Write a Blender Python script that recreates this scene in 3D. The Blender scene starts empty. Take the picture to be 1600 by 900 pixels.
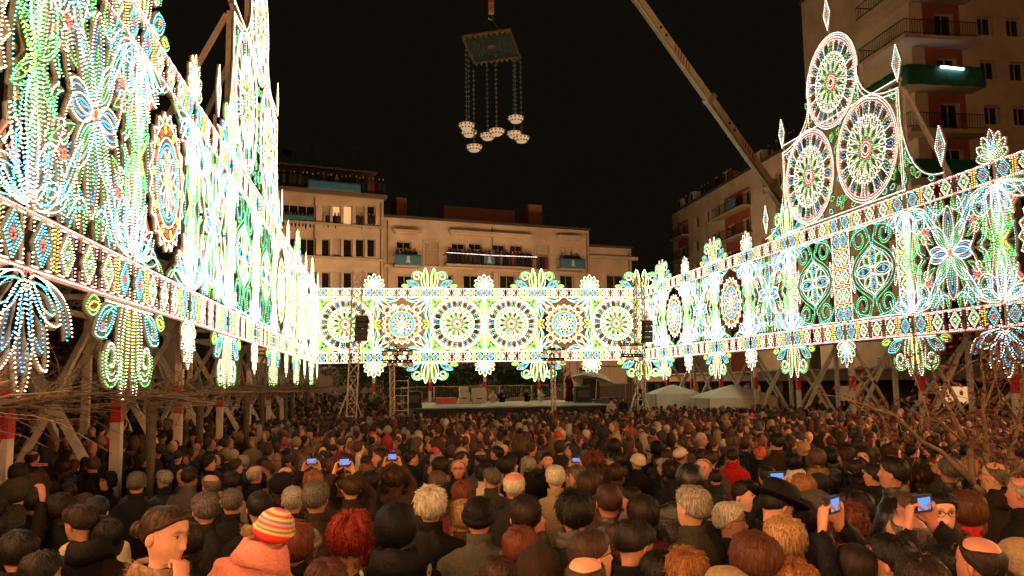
import bpy, bmesh, math, random
import numpy as np
from mathutils import Vector, Matrix, noise as mnoise
R_ = math.radians
sin, cos, pi = math.sin, math.cos, math.pi
random.seed(7); rng = np.random.default_rng(7)
sc = bpy.context.scene
COL = sc.collection
# ------------------------------------------------------------------ camera, world, exposure
CZ = 3.2                       # eye height over the low end of the plaza
F_PX, PITCH, YAW, ROLL = 1315.6, .1107, .1568, -.0152
_fw = Vector((sin(YAW) * cos(PITCH), cos(YAW) * cos(PITCH), sin(PITCH)))
_rt = Vector((cos(YAW), -sin(YAW), 0)); _up = _rt.cross(_fw)
_r2 = _rt * cos(ROLL) + _up * sin(ROLL); _u2 = -_rt * sin(ROLL) + _up * cos(ROLL)
cam_d = bpy.data.cameras.new('camera'); cam = bpy.data.objects.new('camera', cam_d); COL.objects.link(cam)
M3 = Matrix((_r2, _u2, -_fw)).transposed()
cam.matrix_world = Matrix.Translation((0, 0, CZ)) @ M3.to_4x4()
cam_d.sensor_width = 36; cam_d.lens = 36 * F_PX / 1600; cam_d.clip_end = 2000; cam_d.clip_start = .05
sc.camera = cam
W = bpy.data.worlds.new('World'); sc.world = W; W.use_nodes = True
nt = W.node_tree; bg = nt.nodes['Background']
sky = nt.nodes.new('ShaderNodeTexSky'); sky.sky_type = 'NISHITA'; sky.sun_disc = False
sky.sun_elevation = R_(-4.5); sky.sun_rotation = R_(200)
mxs = nt.nodes.new('ShaderNodeMix'); mxs.data_type = 'RGBA'; mxs.inputs[0].default_value = .97
mxs.inputs[7].default_value = (.034, .026, .017, 1)          # night sky over a lit town
nt.links.new(sky.outputs[0], mxs.inputs[6]); nt.links.new(mxs.outputs[2], bg.inputs[0]); bg.inputs[1].default_value = .1
sc.view_settings.view_transform = 'Standard'; sc.view_settings.look = 'None'
sc.view_settings.exposure = 0.6; sc.view_settings.gamma = 1
cy = sc.cycles
cy.use_denoising = True; cy.max_bounces = 4; cy.diffuse_bounces = 2; cy.glossy_bounces = 2; cy.transmission_bounces = 3
cy.transparent_max_bounces = 4; cy.sample_clamp_indirect = 4; cy.sample_clamp_direct = 0
cy.use_light_tree = True; cy.caustics_reflective = False; cy.caustics_refractive = False
BULB = 1.0

def px(x, y, Y):
    """a point of the place at depth Y (metres along the plaza) seen at photo pixel x, y"""
    d = _fw * F_PX + _r2 * (x - 800) + _u2 * (450 - y)
    return Vector((0, 0, CZ)) + d * (Y / d.y)
def pxX(x, y, X):
    d = _fw * F_PX + _r2 * (x - 800) + _u2 * (450 - y)
    return Vector((0, 0, CZ)) + d * (X / d.x)
def to_px(p):
    v = Vector(p) - Vector((0, 0, CZ)); d = v.dot(_fw)
    return 800 + F_PX * v.dot(_r2) / d, 450 - F_PX * v.dot(_u2) / d, d
def ground(x, y):
    g = float(np.interp(y, [0, 4.3, 13, 26, 42], [.95, .8, .4, .2, 0]))
    if y > 40 and x < 1.6: g += float(np.interp(y, [40, 52], [0, .95])) * min(1, (1.6 - x) / 2)
    if x < -4.6 and y < 44: g += float(np.interp(y, [10, 22], [.1, .95])) * min(1, (-4.6 - x) / 3.5)
    return g
# ------------------------------------------------------------------ materials
MATS = {}
def mat(name, col, rough=.6, metal=0, var=.18, scale=6, bump=0, spec=.5, emit=None, estr=0, sample=None):
    if name in MATS: return MATS[name]
    m = bpy.data.materials.new(name); m.use_nodes = True; n = m.node_tree
    b = n.nodes['Principled BSDF']; b.inputs['Roughness'].default_value = rough; b.inputs['Metallic'].default_value = metal
    b.inputs['Specular IOR Level'].default_value = spec
    b.inputs['Base Color'].default_value = (*col, 1)
    if var:
        t = n.nodes.new('ShaderNodeTexCoord'); z = n.nodes.new('ShaderNodeTexNoise'); z.inputs['Scale'].default_value = scale
        z.inputs['Detail'].default_value = 5; r = n.nodes.new('ShaderNodeMapRange')
        r.inputs['From Min'].default_value = .3; r.inputs['From Max'].default_value = .7
        r.inputs['To Min'].default_value = 1 - var; r.inputs['To Max'].default_value = 1 + var
        mx = n.nodes.new('ShaderNodeMix'); mx.data_type = 'RGBA'; mx.blend_type = 'MULTIPLY'; mx.inputs[0].default_value = 1
        mx.inputs[6].default_value = (*col, 1)
        n.links.new(t.outputs['Object'], z.inputs['Vector']); n.links.new(z.outputs['Fac'], r.inputs['Value'])
        n.links.new(r.outputs[0], mx.inputs[7]); n.links.new(mx.outputs[2], b.inputs['Base Color'])
        if bump:
            bp = n.nodes.new('ShaderNodeBump'); bp.inputs['Strength'].default_value = bump; bp.inputs['Distance'].default_value = .02
            n.links.new(z.outputs['Fac'], bp.inputs['Height']); n.links.new(bp.outputs[0], b.inputs['Normal'])
    if emit:
        b.inputs['Emission Color'].default_value = (*emit, 1); b.inputs['Emission Strength'].default_value = estr
        if sample: m.cycles.emission_sampling = sample
    MATS[name] = m; return m
def lamp_mat(name, col, s, sample='AUTO'):
    if name in MATS: return MATS[name]
    m = bpy.data.materials.new(name); m.use_nodes = True; n = m.node_tree
    n.nodes.remove(n.nodes['Principled BSDF'])
    e = n.nodes.new('ShaderNodeEmission'); e.inputs[0].default_value = (*col, 1); e.inputs[1].default_value = s
    n.links.new(e.outputs[0], n.nodes['Material Output'].inputs[0]); m.cycles.emission_sampling = sample
    MATS[name] = m; return m
# ------------------------------------------------------------------ mesh builders and tags
class MB:
    def __init__(s): s.v = []; s.f = []; s.m = []
    def add(s, vs, fs, mi=0):
        k = len(s.v); s.v += [tuple(v) for v in vs]; s.f += [tuple(i + k for i in f) for f in fs]; s.m += [mi] * len(fs); return s
    def box(s, c, d, mi=0, rz=0):
        x, y, z = d[0] / 2, d[1] / 2, d[2] / 2; ca, sa = cos(rz), sin(rz)
        vs = [(c[0] + a * x * ca - b * y * sa, c[1] + a * x * sa + b * y * ca, c[2] + e * z) for e in (-1, 1) for a, b in ((-1, -1), (1, -1), (1, 1), (-1, 1))]
        return s.add(vs, [(0, 3, 2, 1), (4, 5, 6, 7), (0, 1, 5, 4), (1, 2, 6, 5), (2, 3, 7, 6), (3, 0, 4, 7)], mi)
    def beam(s, a, b, w, h=None, mi=0, up=(0, 0, 1)):
        a = Vector(a); b = Vector(b); h = h or w; d = (b - a).normalized(); u = Vector(up)
        if abs(d.dot(u)) > .98: u = Vector((0, 1, 0))
        r = d.cross(u).normalized(); u = r.cross(d)
        vs = [p + r * (i * w / 2) + u * (j * h / 2) for p in (a, b) for i, j in ((-1, -1), (1, -1), (1, 1), (-1, 1))]
        return s.add(vs, [(0, 1, 2, 3), (7, 6, 5, 4), (0, 4, 5, 1), (1, 5, 6, 2), (2, 6, 7, 3), (3, 7, 4, 0)], mi)
    def tube(s, pts, rad, n=6, mi=0, cap=True):
        pts = [Vector(p) for p in pts]; rad = rad if hasattr(rad, '__len__') else [rad] * len(pts)
        k = len(s.v); u = None
        for i, p in enumerate(pts):
            d = (pts[min(i + 1, len(pts) - 1)] - pts[max(i - 1, 0)]).normalized()
            if u is None: u = d.orthogonal().normalized()
            else:
                u = (u - d * u.dot(d)); u = u.normalized() if u.length > 1e-6 else d.orthogonal().normalized()
            w = d.cross(u)
            for j in range(n):
                a = 2 * pi * j / n; s.v.append(tuple(p + (u * cos(a) + w * sin(a)) * rad[i]))
        for i in range(len(pts) - 1):
            for j in range(n):
                s.f.append((k + i * n + j, k + i * n + (j + 1) % n, k + (i + 1) * n + (j + 1) % n, k + (i + 1) * n + j)); s.m.append(mi)
        if cap:
            s.f.append(tuple(k + j for j in reversed(range(n)))); s.m.append(mi)
            s.f.append(tuple(k + (len(pts) - 1) * n + j for j in range(n))); s.m.append(mi)
        return s
    def rings(s, rings, mi=0, cap=True, closed=True):
        k = len(s.v); n = len(rings[0])
        for r in rings: s.v += [tuple(p) for p in r]
        for i in range(len(rings) - 1):
            for j in range(n if closed else n - 1):
                s.f.append((k + i * n + j, k + i * n + (j + 1) % n, k + (i + 1) * n + (j + 1) % n, k + (i + 1) * n + j)); s.m.append(mi)
        if cap:
            s.f.append(tuple(k + j for j in reversed(range(n)))); s.m.append(mi)
            s.f.append(tuple(k + (len(rings) - 1) * n + j for j in range(n))); s.m.append(mi)
        return s
    def mesh(s, name, mats, smooth=False):
        me = bpy.data.meshes.new(name); me.from_pydata(s.v, [], s.f)
        for m in (mats if isinstance(mats, (list, tuple)) else [mats]): me.materials.append(m)
        me.polygons.foreach_set('material_index', s.m)
        if smooth: me.polygons.foreach_set('use_smooth', [True] * len(s.f))
        me.update(); return me
    def build(s, name, mats, parent=None, loc=(0, 0, 0), smooth=False, kind=None):
        return put(name, s.mesh(name, mats, smooth), parent, loc, kind=kind)
def put(name, me, parent=None, loc=(0, 0, 0), rz=0, kind=None):
    o = bpy.data.objects.new(name, me); COL.objects.link(o); o.location = loc; o.rotation_euler = (0, 0, rz)
    if parent: o.parent = parent
    if kind: o['kind'] = kind
    return o
def tag(o, label=None, cat=None, group=None, kind=None):
    for k, v in (('label', label), ('category', cat), ('group', group), ('kind', kind)):
        if v: o[k] = v
    return o
def thing(name, label, cat, loc=(0, 0, 0), rz=0, group=None):
    return tag(put(name, None, None, loc, rz), label, cat, group)
def copy_tree(o, parent=None):
    c = o.copy(); COL.objects.link(c)
    if parent: c.parent = parent
    for ch in list(o.children): copy_tree(ch, c)
    return c
def relabel(o, label, group=None):
    o['label'] = label
    if group: o['group'] = group
    return o
def np_mesh(name, V, T, mi, mats):
    me = bpy.data.meshes.new(name); n = len(T); k = T.shape[1]
    me.vertices.add(len(V)); me.vertices.foreach_set('co', V.astype(np.float32).ravel())
    me.loops.add(n * k); me.loops.foreach_set('vertex_index', T.astype(np.int32).ravel())
    me.polygons.add(n); me.polygons.foreach_set('loop_start', np.arange(n, dtype=np.int32) * k)
    me.polygons.foreach_set('material_index', mi.astype(np.int32))
    for m in mats: me.materials.append(m)
    me.update(calc_edges=True); return me
# ================================================================== LUMINARIE
# bulb colours: white ones are warm filament bulbs, the rest lacquered glass
BC = {'W': ((1, .52, .2), 15.0), 'G': ((.2, 1, .24), 2.4), 'B': ((.06, .46, 1), 3.0), 'C': ((.2, .9, .74), 2.8), 'Y': ((1, .66, .07), 4.5), 'R': ((1, .13, .07), 2.8), 'P': ((1, .42, .4), 6.0)}
BK = list(BC)
CN = {'W': 'white', 'G': 'green', 'B': 'blue', 'C': 'cyan', 'Y': 'yellow', 'R': 'red', 'P': 'pink'}
# wall: (bulb radius, spacing factor, white strength, coloured strength)
VARS = {'near': (.0108, .7, 6.5, 1.1), 'right': (.0135, 1.0, 6, 1.15), 'back': (.023, .95, 7.5, 1.3), 'rear_fill': (.034, .9, 32, 1.5), 'deep': (.0125, 1.2, 5, .8)}
WC = {'near': (1, .78, .5), 'right': (1, .83, .64), 'back': (.97, 1, .5), 'rear_fill': (1, .38, .11), 'deep': (1, .95, .5)}  # rear set: unseen bulbs made amber and strong to light the crowd
BM = {v: [lamp_mat(f'bulb_{CN[k]}_{v}', WC[v] if k == 'W' else BC[k][0], (VARS[v][2] if k == 'W' else BC[k][1] * VARS[v][3]) * BULB) for k in BK] for v in VARS}
VAR = 'near'
WOOD = mat('painted_wood', (.3, .25, .18), .6, var=.12, scale=9)
WOODW = mat('white_painted_timber', (.62, .56, .47), .55, var=.15, scale=5, bump=.2)
REDP = mat('red_paint', (.5, .018, .02), .5, var=.15, scale=8)
TEAL = mat('teal_painted_board', (.02, .09, .12), .5)
OCTV = np.array([(1, 0, 0), (0, 0, 1), (-1, 0, 0), (0, 0, -1), (0, -1.9, 0), (0, 1, 0)], float)
OCTF = np.array([(0, 1, 4), (1, 2, 4), (2, 3, 4), (3, 0, 4), (1, 0, 5), (2, 1, 5), (3, 2, 5), (0, 3, 5)])
def resample(P, sp):
    P = np.asarray(P, float); d = np.r_[0, np.cumsum(np.hypot(*np.diff(P, axis=0).T))]
    n = max(1, int(round(d[-1] / sp))); t = np.linspace(0, d[-1], n + 1)
    closed = np.hypot(*(P[0] - P[-1])) < 1e-6
    if closed: t = t[:-1]
    return np.c_[np.interp(t, d, P[:, 0]), np.interp(t, d, P[:, 1])]
class Motif:
    """planar light figure: curves of bulbs on narrow wooden ribs"""
    def __init__(s): s.c = []; s.boards = []
    def cv(s, pts, col='W', sp=.085, rib=.11): s.c.append((np.asarray(pts, float), col, sp, rib)); return s
    def circle(s, x, y, r, col='W', ry=None, n=None, **k):
        n = n or max(10, int(r * 24)); a = np.linspace(0, 2 * pi, n + 1); return s.cv(np.c_[x + r * np.cos(a), y + (ry or r) * np.sin(a)], col, **k)
    def leaf(s, x, y, ang, L, w, col='W', bend=0, blunt=.0, **k):
        t = np.linspace(0, 1, 13); h = w * np.sin(pi * t) ** (.8 if not blunt else .55); b = bend * np.sin(pi * t * .5) * L
        up = np.c_[t * L, h + b]; dn = np.c_[t[::-1] * L, -h[::-1] + b[::-1]]
        P = np.vstack([up, dn[1:]]); ca, sa = cos(ang), sin(ang)
        return s.cv(np.c_[x + P[:, 0] * ca - P[:, 1] * sa, y + P[:, 0] * sa + P[:, 1] * ca], col, **k)
    def bez(s, *p, col='W', **k):
        p = np.array(p, float); t = np.linspace(0, 1, 15)[:, None]
        if len(p) == 3: P = (1 - t) ** 2 * p[0] + 2 * t * (1 - t) * p[1] + t * t * p[2]
        else: P = (1 - t) ** 3 * p[0] + 3 * t * (1 - t) ** 2 * p[1] + 3 * t * t * (1 - t) * p[2] + t ** 3 * p[3]
        return s.cv(P, col, **k)
    def spiral(s, x, y, r, a0, turns, col='G', rin=.25, **k):
        t = np.linspace(0, 1, int(16 * abs(turns)) + 4); a = a0 + 2 * pi * turns * t; rr = r * (1 - (1 - rin) * t)
        return s.cv(np.c_[x + rr * np.cos(a), y + rr * np.sin(a)], col, **k)
    def board(s, pts): s.boards.append(np.asarray(pts, float)); return s
    def merge(s, o, dx=0, dy=0, fx=1, fy=1, k=1):
        for P, c, sp, rb in o.c: s.c.append((P * (fx * k, fy * k) + (dx, dy), c, sp, rb))
        for P in o.boards: s.boards.append(P * (fx * k, fy * k) + (dx, dy))
        return s
    def meshes(s, name, r=None):
        """-> (rib mesh, bulb mesh)"""
        V = []; T = []; n0 = 0
        for P, c, sp, rb in s.c:
            if not rb: continue
            P = resample(P, max(sp * 1.3, .1)) if len(P) > 4 else P
            if np.hypot(*(P[0] - P[-1])) < .2 and len(P) > 5: P = np.vstack([P, P[:1]])
            d = np.gradient(P, axis=0); d /= (np.hypot(d[:, 0], d[:, 1])[:, None] + 1e-9); nn = np.c_[-d[:, 1], d[:, 0]] * rb / 2
            A = P + nn; B = P - nn; m = len(P)
            q = np.vstack([np.c_[A[:, 0], np.zeros(m), A[:, 1]], np.c_[B[:, 0], np.zeros(m), B[:, 1]], np.c_[A[:, 0], np.full(m, .03), A[:, 1]], np.c_[B[:, 0], np.full(m, .03), B[:, 1]]])
            i = np.arange(m - 1)
            for a, b in ((0, m), (2 * m, 0), (m, 3 * m), (3 * m, 2 * m)): T.append(np.c_[i + a, i + b, i + b + 1, i + a + 1] + n0)
            V.append(q); n0 += 4 * m
        mi = [np.zeros(sum(len(t) for t in T))]
        for P in s.boards:
            m = len(P)
            for k in range(1, m - 1, 2):
                k2 = min(k + 2, m - 1); V.append(np.array([(P[a][0], .012, P[a][1]) for a in (0, k, k + 1, k2)])); T.append(np.array([[0, 1, 2, 3]]) + n0); n0 += 4; mi.append([1])
        r = r or VARS[VAR][0]; sf = VARS[VAR][1]
        ribs = np_mesh(name, np.vstack(V), np.vstack(T), np.concatenate(mi), [WOOD, TEAL]) if V else None
        PV = []; PM = []
        for P, c, sp, rb in s.c:
            Q = resample(P, sp * sf); PV.append(Q); PM.append(np.full(len(Q), BK.index(c)))
        Q = np.vstack(PV); M = np.concatenate(PM); n = len(Q)
        jit = rng.uniform(.8, 1.15, (n, 1, 1)); tilt = rng.normal(0, .18, (n, 2))
        B = OCTV[None] * r * jit
        B = B + np.stack([tilt[:, 0, None] * B[:, :, 1], np.zeros((n, 6)), tilt[:, 1, None] * B[:, :, 1]], -1)
        B = B + np.stack([Q[:, 0], np.full(n, -.03), Q[:, 1]], -1)[:, None]
        TT = (OCTF[None] + 6 * np.arange(n)[:, None, None]).reshape(-1, 3)
        bul = np_mesh('bulbs', B.reshape(-1, 3), TT, np.repeat(M, 8), BM[VAR])
        global NBULB; NBULB += n
        return ribs, bul
NBULB = 0
def place_motif(name, ms, parent, u, z):
    o = put(name, ms[0], parent, (u, 0, z)); put('bulbs', ms[1], o, kind='stuff'); return o
HB1, HT1, HB2, HT2 = CZ + 1.47, CZ + 2.19, CZ + 6.09, CZ + 6.68
ZM = (HT1 + HB2) / 2; HM = (HB2 - HT1) / 2      # half height of the field between the bands = 1.95

def m_diamond(kind):
    m = Motif(); h = .3; w = .26
    def dia(k, c, sp=.075): m.cv([(w * k, 0), (0, h * k), (-w * k, 0), (0, -h * k), (w * k, 0)], c, sp, .05)
    if kind == 'blue': dia(1, 'C'); dia(.68, 'B'); m.circle(0, 0, .07, 'R', n=6, sp=.07)
    else: dia(1, 'W'); dia(.7, 'G'); m.circle(0, 0, .06, 'W', n=6, sp=.07)
    for fx in (-1, 1):
        for fy in (-1, 1): m.cv([(fx * .14, fy * .31), (fx * .3, fy * .31), (fx * .3, fy * .14)], 'W' if kind == 'blue' else 'P', .08, .05)
    return m
def m_separator():
    m = Motif()
    for x in (-.06, .06): m.cv([(x, -.27), (x, .27)], 'Y', .075, .07)
    return m
def m_rosette(Rr, dense=1):
    m = Motif(); s = .085 * dense
    m.circle(0, 0, Rr, 'W', sp=s); m.circle(0, 0, Rr * .95, 'W', sp=s); m.circle(0, 0, Rr * .9, 'P', sp=s * 1.5)
    for i in range(24):
        a = 2 * pi * (i + .5) / 24; x, y = cos(a), sin(a)
        if i % 2: m.leaf(x * Rr * .67, y * Rr * .67, a, Rr * .2, Rr * .045, 'C' if i % 4 == 1 else 'B', sp=s * 1.7, rib=.05)
        m.cv([(x * Rr * .6 - y * Rr * .07, y * Rr * .6 + x * Rr * .07), (x * Rr * .645, y * Rr * .645), (x * Rr * .6 + y * Rr * .07, y * Rr * .6 - x * Rr * .07)], 'W', s)
        t = [(Rr * .68, 0), (Rr * .79, .042 * Rr), (Rr * .87, 0), (Rr * .79, -.042 * Rr)]
        m.board([(p[0] * x - p[1] * y, p[0] * y + p[1] * x) for p in t])
        b = a + pi / 24; m.circle(cos(b) * Rr * .85, sin(b) * Rr * .85, Rr * .03, 'P', n=5, sp=.09, rib=0); m.cv([(cos(b) * Rr * .68, sin(b) * Rr * .68), (cos(b) * Rr * .8, sin(b) * Rr * .8)], 'G' if i % 2 else 'W', s, .05)
        m.leaf(cos(b) * Rr * .42, sin(b) * Rr * .42, b, Rr * .24, Rr * .045, 'W', sp=s * 1.1)
    for i in range(12):
        a = 2 * pi * (i + .25) / 12; m.leaf(cos(a) * Rr * .22, sin(a) * Rr * .22, a, Rr * .36, Rr * .06, 'G', sp=s)
        a += pi / 12; m.cv([(cos(a) * Rr * .26, sin(a) * Rr * .26), (cos(a) * Rr * .44, sin(a) * Rr * .44)], 'W', s)
    m.circle(0, 0, Rr * .2, 'R', sp=s); m.circle(0, 0, Rr * .15, 'P', sp=s)
    m.circle(0, 0, Rr * .09, 'W', sp=s)
    return m
def m_spandrels(hw, hh, Rr, FX, FY):
    m = Motif()
    for fx in (FX,):
        for fy in (FY,):
            c = Motif(); q = Rr * .707
            c.cv([(hw - .08, hh * .45), (hw - .08, hh - .08), (hw * .45, hh - .08)], 'W', .09)
            c.leaf(hw - .15, hh - .15, pi * 1.25, .55, .1, 'G'); c.leaf(hw - .15, hh - .2, pi * 1.41, .85, .07, 'G'); c.leaf(hw - .2, hh - .15, pi * 1.09, .85, .07, 'G')
            c.bez((hw - .16, hh * .42), (hw - .3, hh * .75), (hw - .5, hh - .2), (hw * .4, hh - .14), col='G'); c.leaf(hw - .2, hh - .45, pi * 1.5, .6, .05, 'Y'); c.leaf(hw - .45, hh - .2, pi, .6, .05, 'Y')
            m.merge(c, fx=fx, fy=fy)
    m.cv([(FX * (hw - .04), 0), (FX * (hw - .04), FY * hh)], 'W', .08)
    return m
def m_sun():
    m = Motif(); r = 1.42; n = 20
    P = []
    for i in range(n * 2 + 1):
        a = 2 * pi * i / (2 * n); k = r if i % 2 == 0 else r * .87; P.append((k * cos(a), k * sin(a)))
    m.cv(P, 'W', .07); m.circle(0, 0, 1.2, 'W', sp=.08)
    for i in range(n):
        a = 2 * pi * i / n; m.circle(1.06 * cos(a), 1.06 * sin(a), .075, 'R' if i % 2 else 'Y', n=6, sp=.07)
    m.circle(0, 0, .92, 'W', sp=.08); m.circle(0, 0, .8, 'B', sp=.07); m.circle(0, 0, .72, 'C', sp=.08)
    for i in range(12):
        a = 2 * pi * i / 12; m.leaf(.17 * cos(a), .17 * sin(a), a, .5, .09, 'W' if i % 2 else 'P', sp=.075)
    m.circle(0, 0, .13, 'Y', sp=.05)
    for k in range(4): m.leaf(0, 0, pi / 2 * k, .34, .03, 'Y', sp=.06)
    return m
def m_corner_curls(hw, FX, FY):
    m = Motif(); hh = HM
    for fx in (FX,):
        for fy in (FY,):
            c = Motif()
            c.bez((hw - .05, hh - .05), (hw - .15, hh - .9), (hw - .5, hh - 1.3), (hw - .08, hh - 1.75), col='W')
            c.bez((hw - .05, hh - .05), (hw - .3, hh - .8), (hw - .62, hh - 1.1), (hw - .22, hh - 1.6), col='C')
            c.bez((hw - .05, hh - .05), (hw - .9, hh - .15), (hw - 1.3, hh - .5), (hw - 1.75, hh - .08), col='W')
            c.bez((hw - .05, hh - .05), (hw - .8, hh - .3), (hw - 1.1, hh - .62), (hw - 1.6, hh - .22), col='C')
            c.leaf(hw - .1, hh - .1, pi * 1.33, 1.25, .13, 'W'); c.leaf(hw - .1, hh - .1, pi * 1.17, 1.25, .13, 'W'); c.leaf(hw - .08, hh - .6, pi * 1.45, 1.05, .1, 'C'); c.leaf(hw - .6, hh - .08, pi * 1.05, 1.05, .1, 'C')
            c.leaf(hw - .1, hh - .1, pi * 1.25, .62, .16, 'B'); c.leaf(hw - .1, hh - .1, pi * 1.25, .5, .08, 'G')
            c.bez((hw - .06, hh * .1), (hw - .35, hh * .25), (hw - .3, hh * .45), (hw - .12, hh * .62), col='G'); c.bez((hw * .1, hh - .06), (hw * .25, hh - .35), (hw * .45, hh - .3), (hw * .62, hh - .12), col='G'); c.leaf(hw - .06, 0, pi * .8, .5, .09, 'Y')
            e = hw - .66, hh - .66
            for q, cc in ((0, 'R'), (.08, 'W'), (.16, 'R')):
                c.cv([(e[0] - q - .09, e[1] - q + .09), (e[0] - q + .09, e[1] - q - .09)], cc, .06, .09)
            m.merge(c, fx=fx, fy=fy)
    return m
def m_star(hh=1.9):
    m = Motif(); k = hh / 1.9
    for i, (a, L, w) in enumerate([(90, 1.5, .26), (270, 1.5, .26), (52, 1.15, .24), (128, 1.15, .24), (-52, 1.15, .24), (-128, 1.15, .24), (8, .95, .2), (172, .95, .2), (-8, .95, .2), (188, .95, .2)]):
        a = R_(a); x, y = .13 * cos(a), .13 * sin(a)
        m.leaf(x, y, a, L * k, w, 'W', blunt=1); m.leaf(x + .12 * cos(a), y + .12 * sin(a), a, L * k * .78, w * .6, 'B' if i > 5 or i < 2 else 'C')
        if i < 6: m.leaf(x + .2 * cos(a), y + .2 * sin(a), a, L * k * .5, w * .22, 'G')
    for fx in (-1, 1):
        for fy in (-1, 1):
            c = Motif(); c.bez((.75, 1.0), (1.1, 1.15), (1.15, .8), (.98, .72), col='B'); c.circle(1.16, 1.13, .11, 'C', n=7, sp=.07); c.circle(1.32, .98, .08, 'R', n=6, sp=.06); c.circle(1.2, .93, .06, 'R', n=6, sp=.06)
            c.bez((.2, 1.55), (.5, 1.2), (.7, 1.5), (1.0, 1.78), col='W'); c.bez((.2, 1.7), (.5, 1.35), (.7, 1.62), (.9, 1.9), col='G')
            m.merge(c, fx=fx, fy=fy)
    for fx in (-1, 1):
        for fy in (-1, 1):
            c = Motif(); c.spiral(1.62, 1.25, .3, pi * .5, 1.2, 'C', .3); c.spiral(1.62, 1.25, .4, pi * .5, .8, 'W', .7); c.bez((1.75, .95), (1.5, .6), (1.9, .35), (1.35, .1), col='G'); c.bez((1.9, .9), (1.62, .6), (2.0, .35), (1.5, .05), col='W')
            c.leaf(.55, 1.85, -pi / 2 + .25, .75, .1, 'W'); c.leaf(.85, 1.88, -pi / 2 + .1, .6, .09, 'B'); c.leaf(1.15, 1.88, -pi / 2, .5, .08, 'C'); c.leaf(.28, 1.88, -pi / 2, .5, .07, 'G')
            m.merge(c, fx=fx, fy=fy)
    m.circle(0, 0, .14, 'R', sp=.06); m.circle(0, 0, .08, 'R', n=6, sp=.06)
    return m
def m_infill(e, FX, FY):
    """leafy scroll between the star flower and the corner of its bay"""
    m = Motif(); c = Motif()
    c.leaf(.5, .55, R_(44), 1.45, .13, 'W', bend=.14); c.leaf(.62, .66, R_(44), 1.1, .06, 'C', bend=.14)
    c.leaf(.42, .85, R_(66), 1.0, .1, 'G', bend=-.1); c.leaf(.85, .42, R_(22), .95, .1, 'G', bend=.1)
    c.spiral(1.3, .62, .24, pi, -1.2, 'P', .3); c.spiral(.55, 1.42, .2, 0, 1.2, 'B', .3); c.circle(1.05, 1.0, .09, 'R', n=7, sp=.06)
    c.bez((1.0, .1), (1.3, .3), (1.2, .75), (1.55, 1.0), col='W'); return m.merge(c, fx=FX, fy=FY)
def m_flank(e, F):
    """upright wavy tracery down both sides of a bay"""
    m = Motif(); z = np.linspace(-HM + .06, HM - .06, 40)
    for f in (F,):
        for k, (o, c, a_) in enumerate(((.3, 'P', .1), (.42, 'G', .1), (.6, 'C', -.12))):
            m.cv(np.c_[f * (e - o) + f * a_ * np.cos(z * pi / HM * 1.5), z], c)
        for q in (-1.35, -.65, .65, 1.35): m.leaf(f * (e - .52), q - .28, pi / 2, .56, .1, 'B' if abs(q) > 1 else 'G'); m.circle(f * (e - .52), q, .05, 'R', n=6, sp=.06)
    return m
def m_palmette(k=1, flip=False):
    """half flower fanned out from a red heart, as on the posts"""
    m = Motif()
    for i, a in enumerate((-90, -50, 50, -18, 18)):
        pass
    for a, L, w in ((90, 1.15, .2), (58, 1.05, .2), (122, 1.05, .2), (25, .95, .17), (155, .95, .17)):
        a = R_(a); m.leaf(.1 * cos(a), .1 * sin(a), a, L * k, w * k, 'W', blunt=1); m.leaf(.22 * cos(a), .22 * sin(a), a, L * k * .7, w * k * .55, 'B' if L > 1 else 'C')
    for f in (-1, 1):
        m.bez((f * .25 * k, 0), (f * .7 * k, .05), (f * 1.2 * k, .1), (f * 1.3 * k, .55 * k), col='W'); m.bez((f * .3 * k, .08), (f * .7 * k, .15), (f * 1.05 * k, .2), (f * 1.15 * k, .6 * k), col='B')
    m.circle(0, .05, .13, 'R', sp=.06)
    if flip:
        q = Motif(); q.merge(m, fy=-1); return q
    return m
def m_leaves(k=1):
    m = Motif()
    for a in (74, 106, -74, -106, 30, 150, -30, -150):
        L = 1.05 if abs(abs(a) - 90) < 20 else .85
        a = R_(a); b = .12 if cos(a) > 0 else -.12; b *= 1 if sin(a) > 0 else -1
        if abs(sin(a)) > .9: m.leaf(.16 * cos(a), .3 * sin(a), a, 1.5 * k, .09 * k, 'W', bend=b * 1.6)
        m.leaf(.06 * cos(a), .06 * sin(a), a, L * k, .13 * k, 'G', bend=b); m.leaf(.16 * cos(a), .16 * sin(a), a, L * k * .8, .06 * k, 'G', bend=b)
    return m
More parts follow.
